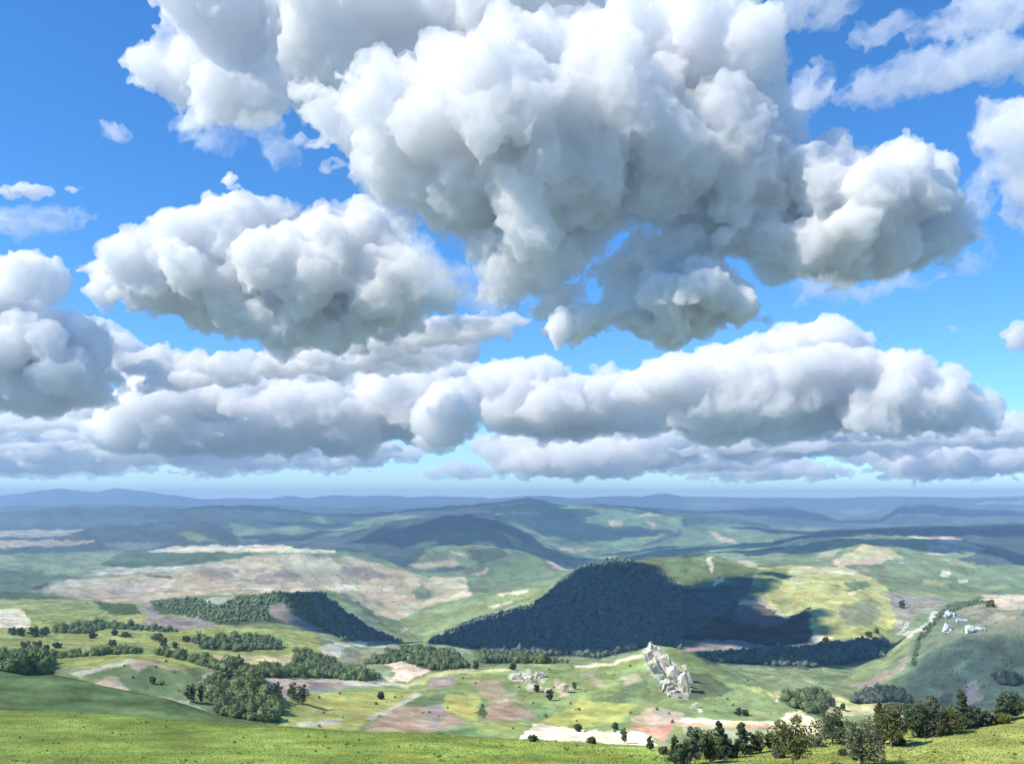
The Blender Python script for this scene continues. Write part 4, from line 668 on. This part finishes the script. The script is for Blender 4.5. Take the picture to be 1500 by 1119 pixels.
def cloud(label, poly, km, n, rmin, rmax, thick=1.0, dens=.075, vox=2.8, lump=26, amp=1.0, stretch=1.0, ang=0.0, crisp=.07, seed=0, group=None):
    """outline in bearings and heights, distance in km; filled with puffs of rmin..rmax, given depth, made one body"""
    if min(p[0] for p in poly) < -100 or max(p[0] for p in poly) > 1600: n = int(n * 1.7)
    r = np.random.default_rng(seed + 500); Y = km * 1000.; k = Y / F
    P = np.array(poly, float); x = r.uniform(P[:, 0].min(), P[:, 0].max(), n * 14); y = r.uniform(P[:, 1].min(), P[:, 1].max(), n * 14)
    ok = inside(x, y, poly); x, y = x[ok], y[ok]; d = edge_dist(x, y, poly)
    rad = np.clip(d * 1.05, rmin, rmax) * r.uniform(.65, 1.0, len(d)); good = d > rmin * .25
    x, y, rad, d = x[good][:n], y[good][:n], rad[good][:n], d[good][:n]
    dep = r.uniform(-1, 1, len(x)) * np.minimum(d, rmax * 2.2) * thick
    cen = np.stack([(x - CX) * k, Y + dep * k, CAMZ - (y - YH) * k], 1)
    if stretch != 1:
        V0, F0 = ICO2; ca, sa = math.cos(ang), math.sin(ang)
        L_ = V0 * np.array([stretch, 1.2, 1]); L_ = np.stack([L_[:, 0] * ca - L_[:, 2] * sa, L_[:, 1], L_[:, 0] * sa + L_[:, 2] * ca], 1)
        V = (L_[None] * (rad * k)[:, None, None] + cen[:, None]).reshape(-1, 3); Fc = (F0[None] + (np.arange(len(cen)) * len(V0))[:, None, None]).reshape(-1, 3)
    else: V, Fc = balls(cen, rad * k)
    disp = [('SWIRL', lump * 2.6 * k, lump * 3.2 * amp * k, .5), ('VORONOI_F1', lump * 1.1 * k, -lump * .6 * amp * k, .42), ('SWIRL', lump * .7 * k, lump * 1.1 * amp * k, .5), ('VORONOI_F1', lump * .42 * k, -lump * .3 * amp * k, .42), ('SWIRL', lump * .25 * k, lump * .5 * amp * k, .5)]
    o = shell('cloud', V, Fc, vox * k, disp, cloud_mat(dens / k, crisp))
    return tag(o, label, 'cloud', group or 'clouds in the sky')
CLOUDS = [
 dict(label='upper of two thin grey streaks crossing the lower left sky', poly=[(-190, 618), (120, 614), (270, 622), (200, 630), (40, 634), (-190, 632)], km=14, n=60, rmin=3, rmax=6, lump=5, vox=1.7, stretch=5, dens=.1, seed=71),
 dict(label='lower of two thin grey streaks crossing the lower left sky', poly=[(-190, 650), (150, 645), (360, 648), (300, 658), (100, 662), (-190, 662)], km=16, n=60, rmin=3, rmax=6, lump=5, vox=1.7, stretch=5, dens=.1, seed=72),
 dict(label='long thin streak under the white tower at the right', poly=[(1150, 640), (1300, 634), (1500, 626), (1680, 634), (1400, 644), (1230, 650)], km=12.5, n=60, rmin=3, rmax=6, lump=5, vox=1.7, stretch=5, dens=.1, seed=75),
 dict(label='flat beige streak bridging the long left mass and the centre', poly=[(470, 490), (600, 468), (760, 462), (800, 472), (700, 486), (560, 500)], km=9, n=50, rmin=4, rmax=8, lump=7, vox=1.9, stretch=4.5, dens=.08, seed=76),
 dict(label='broad pale layer of cloud just above the left horizon', poly=[(-190, 615), (120, 630), (260, 640), (420, 640), (560, 640), (640, 655), (600, 680), (500, 690), (380, 690), (200, 695), (-190, 698)], km=22, n=150, rmin=6, rmax=15, lump=8, vox=1.9, stretch=2.6, seed=61),
 dict(label='broad grey layer of cloud just above the right horizon', poly=[(960, 640), (1100, 640), (1300, 645), (1680, 635), (1680, 700), (1420, 705), (1300, 700), (1200, 665), (1100, 690), (960, 698)], km=22, n=130, rmin=6, rmax=14, lump=8, vox=1.9, stretch=2.6, seed=62),
 dict(label='grey mid level shelf under the long left mass', poly=[(130, 450), (200, 500), (330, 520), (480, 500), (600, 480), (700, 470), (690, 535), (500, 560), (300, 560), (170, 550), (120, 500)], km=11, n=130, rmin=9, rmax=24, lump=13, vox=2.2, stretch=2, seed=63),
 dict(label='faint torn veil trailing below the big bank on the left', poly=[(250, 150), (330, 190), (400, 160), (440, 230), (400, 240), (370, 200), (320, 225), (240, 190)], km=7.3, n=50, rmin=6, rmax=14, lump=13, vox=2.4, stretch=1.8, ang=.8, dens=.014, crisp=.02, amp=1.6, seed=64),
 dict(label='faint grey veil filling the gap below the central cumulus', poly=[(570, 300), (640, 350), (700, 400), (790, 440), (800, 480), (700, 470), (620, 440), (560, 380)], km=7, n=50, rmin=8, rmax=18, lump=15, vox=2.6, stretch=2, ang=-.7, dens=.012, crisp=.02, amp=1.6, seed=65),
 dict(label='thin veil hanging under the right rounded cumulus', poly=[(1150, 400), (1260, 410), (1400, 385), (1440, 330), (1445, 380), (1380, 420), (1250, 445), (1180, 440)], km=5.3, n=50, rmin=6, rmax=14, lump=13, vox=2.4, stretch=1.8, ang=.3, dens=.014, crisp=.02, amp=1.6, seed=66),
 dict(label='wide grey shelf of cloud behind the white left heap', poly=[(90, 480), (200, 520), (300, 545), (420, 520), (560, 515), (690, 525), (700, 560), (560, 600), (300, 620), (150, 640), (100, 600)], km=16, n=110, rmin=9, rmax=24, lump=12, vox=2.4, stretch=2.4, seed=51),
 dict(label='long low grey shelf behind the layered right clouds', poly=[(700, 640), (900, 600), (1100, 590), (1300, 600), (1490, 600), (1680, 650), (1300, 668), (1000, 680), (720, 690)], km=19, n=120, rmin=8, rmax=20, lump=10, vox=2.2, stretch=2.4, seed=52),
 dict(label='ragged grey skirt joining the central cumulus to the dark cloud', poly=[(690, 395), (800, 420), (880, 380), (930, 340), (1060, 330), (1080, 380), (1040, 400), (960, 420), (900, 450), (800, 470), (770, 450), (700, 455)], km=6.0, n=80, rmin=9, rmax=28, lump=18, vox=2.8, stretch=1.4, ang=.5, dens=.08, crisp=.06, amp=1.2, seed=53),
 dict(label='soft grey cloud joining the right cumulus to the big bank', poly=[(1100, 130), (1180, 160), (1200, 220), (1150, 300), (1080, 340), (1040, 300), (1080, 200)], km=5.7, n=60, rmin=12, rmax=38, lump=20, vox=2.8, dens=.05, seed=54),
 dict(label='vast pale grey cloud bank filling the top of the sky', poly=[(235, -60), (225, 10), (210, 55), (165, 65), (150, 95), (168, 130), (240, 150), (262, 190), (335, 203), (385, 190), (420, 160), (450, 160), (700, 160), (1000, 150), (1130, 60), (1120, -60)], km=7.5, n=150, rmin=22, rmax=75, thick=.8, lump=28, vox=3.0, dens=.05, seed=1),
 dict(label='huge central cumulus with a bright left shoulder and grey base', poly=[(428, 128), (475, 112), (560, 90), (620, 98), (680, 55), (800, 35), (930, 10), (1090, 0), (1115, 50), (1160, 80), (1152, 150), (1165, 215), (1165, 270), (1170, 320), (1120, 380), (1060, 375), (980, 345), (910, 345), (880, 390), (810, 440), (720, 455), (690, 385), (630, 345), (560, 300), (505, 272), (455, 250), (440, 190)], km=6.0, n=330, rmin=15, rmax=62, thick=1.2, lump=28, vox=2.7, dens=.048, seed=2),
 dict(label='broad rounded cumulus right of the huge central one', poly=[(1025, 350), (1040, 300), (1105, 285), (1165, 205), (1225, 185), (1270, 215), (1350, 210), (1400, 248), (1432, 310), (1420, 368), (1370, 400), (1310, 405), (1250, 425), (1160, 415), (1080, 390)], km=5.75, n=140, rmin=13, rmax=46, lump=22, vox=2.6, seed=3),
 dict(label='dark slate grey cloud hanging under the central cumulus', poly=[(800, 460), (790, 512), (835, 512), (900, 488), (985, 512), (1060, 490), (1130, 470), (1108, 440), (1066, 405), (1052, 362), (1005, 368), (955, 402), (885, 428), (830, 448)], km=5.86, n=130, rmin=9, rmax=34, lump=16, vox=2.2, thick=1.5, dens=.12, seed=4),
 dict(label='long grey cloud mass on the left below blue sky', poly=[(100, 385), (200, 326), (320, 282), (400, 285), (470, 290), (545, 292), (600, 335), (660, 420), (685, 455), (620, 470), (565, 510), (480, 530), (400, 525), (320, 490), (230, 478), (140, 452)], km=7.5, n=200, rmin=12, rmax=42, lump=22, vox=3.0, seed=5),
 dict(label='dark grey tongue of cloud in front of the long grey mass', poly=[(330, 530), (385, 488), (425, 430), (460, 398), (492, 420), (505, 462), (480, 482), (410, 512), (345, 540)], km=7.3, n=60, rmin=7, rmax=26, lump=12, vox=2.2, seed=6),
 dict(label='small dark cloud beside the dark grey tongue', poly=[(520, 440), (545, 428), (568, 455), (560, 485), (535, 490), (522, 470)], km=7.3, n=26, rmin=5, rmax=16, lump=9, vox=1.8, seed=7),
 dict(label='white cumulus heap rising at the left edge', poly=[(-190, 365), (20, 360), (80, 372), (100, 400), (70, 450), (110, 455), (148, 462), (160, 500), (188, 560), (182, 600), (110, 615), (-190, 625)], km=9, n=120, rmin=11, rmax=38, lump=17, vox=2.4, seed=8),
 dict(label='thin grey veil of cloud at the left edge under blue sky', poly=[(-190, 300), (130, 302), (142, 318), (70, 350), (-190, 352)], km=8, n=40, rmin=7, rmax=16, lump=12, vox=2.4, stretch=2.6, dens=.016, crisp=.02, amp=1.5, seed=9),
 dict(label='little flat cloud above the left grey veil', poly=[(-30, 278), (40, 268), (78, 278), (70, 292), (-30, 292)], km=8, n=24, rmin=5, rmax=9, lump=7, vox=1.8, stretch=2, dens=.08, seed=10),
 dict(label='little flat wisp right of the flat cloud on the left', poly=[(90, 268), (125, 278), (100, 284)], km=8, n=8, rmin=2.5, rmax=5, lump=5, vox=1.4, stretch=2.2, dens=.08, seed=11),
 dict(label='small bright puff on top of the long grey mass', poly=[(325, 262), (335, 252), (350, 252), (360, 266), (345, 278), (330, 280)], km=7.2, n=14, rmin=4, rmax=11, lump=7, vox=1.5, seed=12),
 dict(label='tiny torn scrap of cloud alone in the left blue', poly=[(145, 170), (160, 180), (182, 180), (198, 202), (175, 212), (152, 206)], km=7.2, n=14, rmin=4, rmax=9, lump=8, vox=1.5, dens=.025, crisp=.03, amp=1.5, seed=13, stretch=1.6, ang=-.5),
 dict(label='flat beige layer of cloud across the middle of the sky', poly=[(190, 535), (330, 515), (480, 495), (560, 465), (700, 455), (795, 465), (785, 495), (640, 507), (600, 535), (520, 545), (330, 570), (210, 580)], km=9.5, n=90, rmin=6, rmax=14, lump=11, vox=2.4, stretch=3.2, dens=.09, seed=14),
 dict(label='slanting grey streak of cloud between blue gaps in the centre', poly=[(560, 300), (590, 310), (650, 370), (690, 430), (660, 440), (620, 390), (575, 340)], km=7.2, n=40, rmin=5, rmax=13, lump=11, vox=2.2, stretch=2, ang=-.9, dens=.02, crisp=.02, amp=1.5, seed=15),
 dict(label='long white cumulus line over the left hills', poly=[(150, 610), (180, 570), (230, 545), (330, 535), (400, 545), (470, 535), (520, 540), (570, 525), (640, 535), (650, 600), (620, 660), (560, 668), (300, 672), (130, 660)], km=13, n=130, rmin=8, rmax=30, lump=13, vox=2.2, stretch=2.1, seed=16),
 dict(label='egg shaped grey cumulus leaning right over the centre', poly=[(605, 600), (625, 560), (670, 548), (700, 555), (710, 610), (705, 640), (670, 662), (620, 665), (600, 640)], km=12, n=50, rmin=9, rmax=32, lump=13, vox=2.0, seed=17),
 dict(label='grey banded layer low over the left horizon', poly=[(-190, 600), (100, 600), (300, 625), (560, 645), (620, 662), (300, 682), (100, 682), (-190, 675)], km=17, n=110, rmin=5, rmax=12, lump=8, vox=2.0, stretch=3, seed=18),
 dict(label='bright white cumulus with scalloped crest in the centre', poly=[(690, 535), (730, 522), (800, 520), (830, 530), (842, 552), (870, 535), (910, 530), (950, 545), (990, 570), (1000, 610), (990, 640), (900, 640), (800, 650), (720, 640), (705, 600), (690, 560)], km=13.5, n=120, rmin=8, rmax=30, lump=13, vox=2.1, stretch=1.7, seed=19),
 dict(label='blue grey lower cloud under the bright scalloped cumulus', poly=[(715, 640), (800, 645), (900, 640), (990, 610), (1000, 640), (985, 680), (930, 700), (850, 705), (770, 702), (720, 690)], km=15.5, n=90, rmin=7, rmax=22, lump=10, vox=2.0, stretch=2.4, seed=20),
 dict(label='long layered grey cloud right of the centre', poly=[(905, 565), (945, 525), (1030, 512), (1120, 482), (1185, 468), (1230, 466), (1245, 498), (1300, 510), (1310, 560), (1250, 620), (1180, 650), (1010, 655), (960, 600)], km=11.5, n=140, rmin=9, rmax=30, lump=13, vox=2.3, stretch=2.5, seed=21),
 dict(label='brilliant white cumulus tower at the right', poly=[(1235, 640), (1215, 600), (1250, 560), (1290, 520), (1320, 502), (1360, 510), (1380, 530), (1415, 540), (1425, 560), (1455, 555), (1472, 590), (1470, 630), (1400, 642), (1300, 645)], km=11, n=100, rmin=9, rmax=30, lump=13, vox=2.1, seed=22),
 dict(label='flat grey underside layer below the right cumulus tower', poly=[(960, 650), (1180, 645), (1300, 640), (1490, 630), (1680, 642), (1300, 655), (1180, 664), (1000, 668)], km=15, n=70, rmin=4, rmax=9, lump=7, vox=1.9, stretch=3.5, seed=23),
 dict(label='low white cumulus just over the horizon left of centre', poly=[(600, 697), (640, 685), (660, 672), (700, 678), (745, 690), (740, 702), (620, 705)], km=26, n=50, rmin=3, rmax=9, lump=5, vox=1.4, stretch=2, seed=24),
 dict(label='low pinkish cumulus over the left mountains', poly=[(255, 695), (280, 672), (310, 663), (350, 668), (420, 672), (400, 692), (340, 702), (270, 702)], km=27, n=60, rmin=4, rmax=12, lump=6, vox=1.5, stretch=1.6, seed=25),
 dict(label='small low cumulus right of the pinkish one', poly=[(428, 698), (445, 682), (480, 672), (528, 675), (515, 696), (450, 703)], km=27, n=40, rmin=3, rmax=9, lump=5, vox=1.4, seed=26),
 dict(label='tiny white cloud low in the gap left of centre', poly=[(528, 692), (545, 684), (553, 694)], km=28, n=10, rmin=2, rmax=4, lump=3, vox=1.2, seed=27),
 dict(label='flat low cloud at the left edge near the horizon', poly=[(-190, 676), (60, 668), (200, 672), (240, 682), (180, 698), (60, 703), (-190, 700)], km=25, n=70, rmin=4, rmax=9, lump=6, vox=1.6, stretch=2.4, seed=28),
 dict(label='low cream cumulus bank over the right hills', poly=[(985, 695), (1000, 676), (1060, 662), (1120, 660), (1180, 668), (1230, 682), (1280, 692), (1240, 704), (1100, 708), (1010, 704)], km=24, n=80, rmin=4, rmax=14, lump=6, vox=1.6, stretch=1.8, seed=29),
 dict(label='dark grey rain cloud low on the right', poly=[(1302, 655), (1340, 645), (1400, 650), (1432, 670), (1430, 695), (1380, 708), (1330, 708), (1306, 690)], km=20, n=60, rmin=5, rmax=18, lump=7, vox=1.6, seed=30),
 dict(label='pale low cloud at the right edge behind the rain cloud', poly=[(1405, 652), (1450, 646), (1680, 640), (1680, 700), (1450, 702), (1420, 690)], km=24, n=50, rmin=4, rmax=14, lump=6, vox=1.6, stretch=1.8, seed=31),
 dict(label='upper slanting white streak of the top right corner', poly=[(1245, 62), (1290, 30), (1350, 22), (1430, -20), (1700, -60), (1700, 15), (1440, 50), (1350, 60), (1260, 70)], km=8, n=90, rmin=6, rmax=17, lump=13, vox=2.6, stretch=3, ang=.42, dens=.016, crisp=.02, amp=1.7, seed=32),
 dict(label='lower broad slanting streak at the top right', poly=[(1232, 150), (1260, 110), (1330, 90), (1420, 60), (1700, 20), (1700, 110), (1450, 120), (1390, 128), (1300, 145)], km=8, n=90, rmin=7, rmax=21, lump=14, vox=2.6, stretch=2.6, ang=.3, dens=.018, crisp=.02, amp=1.6, seed=33),
 dict(label='soft wisp beside the top of the central cumulus', poly=[(1130, -30), (1270, -40), (1250, 15), (1210, 45), (1165, 50), (1140, 25)], km=7.5, n=50, rmin=7, rmax=18, lump=13, vox=2.6, stretch=1.6, ang=.6, dens=.018, crisp=.02, amp=1.6, seed=34),
 dict(label='ragged upright wisp right of the central cumulus', poly=[(1140, 165), (1160, 110), (1185, 82), (1215, 92), (1222, 130), (1205, 165), (1165, 180)], km=7, n=36, rmin=6, rmax=16, lump=11, vox=2.2, stretch=1.5, ang=1.0, dens=.022, crisp=.03, amp=1.5, seed=35),
 dict(label='pale ragged cloud down the right edge of the sky', poly=[(1420, 215), (1425, 160), (1450, 135), (1700, 100), (1700, 360), (1480, 345), (1465, 280), (1440, 250)], km=7.5, n=80, rmin=9, rmax=30, lump=18, vox=2.8, dens=.025, crisp=.03, amp=1.3, seed=36),
 dict(label='frayed scraps hanging below the pale right edge cloud', poly=[(1405, 265), (1440, 240), (1460, 270), (1455, 310), (1425, 350), (1412, 320)], km=7.5, n=26, rmin=5, rmax=12, lump=10, vox=2.2, stretch=1.6, ang=1.1, dens=.016, crisp=.02, amp=1.5, seed=37),
 dict(label='small white cloud stack at the right edge', poly=[(1462, 515), (1470, 480), (1500, 462), (1700, 455), (1700, 522)], km=9, n=30, rmin=5, rmax=15, lump=9, vox=2.0, seed=38),
 dict(label='thin grey streaks above the small right edge stack', poly=[(1435, 478), (1450, 462), (1700, 452), (1700, 475)], km=9, n=24, rmin=3, rmax=7, lump=6, vox=1.6, stretch=3, dens=.06, seed=39),
 dict(label='short white dash of cloud above the right tower', poly=[(1278, 500), (1312, 487), (1314, 492), (1290, 500)], km=9, n=10, rmin=2, rmax=4, lump=4, vox=1.2, stretch=2.5, ang=.3, dens=.1, seed=40),
 dict(label='faint short dash of cloud in the right blue gap', poly=[(1378, 480), (1400, 478), (1418, 484), (1395, 487)], km=9, n=8, rmin=2, rmax=4, lump=4, vox=1.2, stretch=2.5, dens=.05, seed=41),
 dict(label='grey puff at the right edge above the cumulus tower', poly=[(1460, 545), (1490, 535), (1680, 530), (1680, 580), (1495, 580), (1480, 560)], km=10.5, n=20, rmin=4, rmax=10, lump=7, vox=1.8, seed=42),
]
for c in CLOUDS: cloud(**c)
# unseen clouds added above the view, shaped from outlines of the shade they throw
def shade_cloud(label, tile, polys, h, rad, n, seed, dens=9.):
    P = scatter([tl(tile, p) for p in polys], n, seed); r = np.random.default_rng(seed)
    cen = np.array([(p + SUN * (h / SUN.z))[:] for p in P]); cen[:, 2] += r.uniform(-1, 1, len(cen)) * rad * .4
    V, Fc = balls(cen, np.array([rad * r.uniform(.6, 1) for _ in P]), (1, 1, .6))
    o = shell('cloud', V, Fc, rad * .16, [('VORONOI_F1', rad * 1.1, -rad * .5, .42), ('VORONOI_F1', rad * .4, -rad * .2, .42)], cloud_mat(dens / rad, .10 if dens > 5 else .03))
    return tag(o, label, 'cloud', 'clouds in the sky')
SHADE_CLOUDS = [
 ('thin high cloud half shading the right hillside', 2, [[(885, 730), (960, 690), (1110, 680), (1274, 690), (1274, 930), (850, 880), (865, 790)]], 1900, 55, 240, 4, .5),
 ('high cloud shading the dark forested hill', 1, [[(330, 665), (480, 592), (720, 535), (830, 440), (920, 390), (1060, 365), (1170, 400), (1180, 430), (1274, 480), (1274, 690), (1140, 670), (960, 710), (740, 700), (560, 695)], [(1274, 480), (1430, 450), (1680, 402), (1520, 470), (1490, 510), (1600, 590), (1750, 560), (1745, 650), (1640, 690), (1280, 650)]], 2300, 60, 700, 1),
 ('high cloud shading the forest strip along the valley', 2, [[(60, 715), (360, 695), (480, 690), (755, 655), (745, 715), (480, 750), (100, 735)]], 1900, 60, 160, 2),
 ('high cloud shading the end of the wooded spur', 0, [[(1175, 500), (1200, 490), (1274, 550), (1400, 625), (1500, 665), (1440, 658), (1274, 640), (1200, 600)]], 2300, 65, 110, 3),
]
for a in SHADE_CLOUDS: shade_cloud(*a)
print('clouds', round(time.time() - T0, 1))

# ------------------------------------------------------------------ haze
m, n, out = new_mat('haze')
v = n.nodes.new('ShaderNodeVolumePrincipled'); v.inputs['Color'].default_value = (*HAZE_COLOR, 1); v.inputs['Density'].default_value = HAZE_DENSITY; v.inputs['Anisotropy'].default_value = 0.0
n.links.new(v.outputs[0], out.inputs['Volume'])
zlo, zhi = float(GZ.min()) - 1, max(float(GZ.max()) + 5, CAMZ + 20)
x1 = float(np.abs(GX).max()) + 200; y0, y1 = -400, 42300
V = np.array([(x, y, z) for z in (zlo, zhi) for y in (y0, y1) for x in (-x1, x1)])
hz = mesh_obj('haze', V, [[(0, 2, 3, 1), (4, 5, 7, 6), (0, 1, 5, 4), (2, 6, 7, 3), (0, 4, 6, 2), (1, 3, 7, 5)]], m)
tag(hz, 'thin blue haze lying over the valley and far hills', None, None, 'stuff')
print('haze top', zhi, 'bottom', zlo, 'total', round(time.time() - T0, 1))
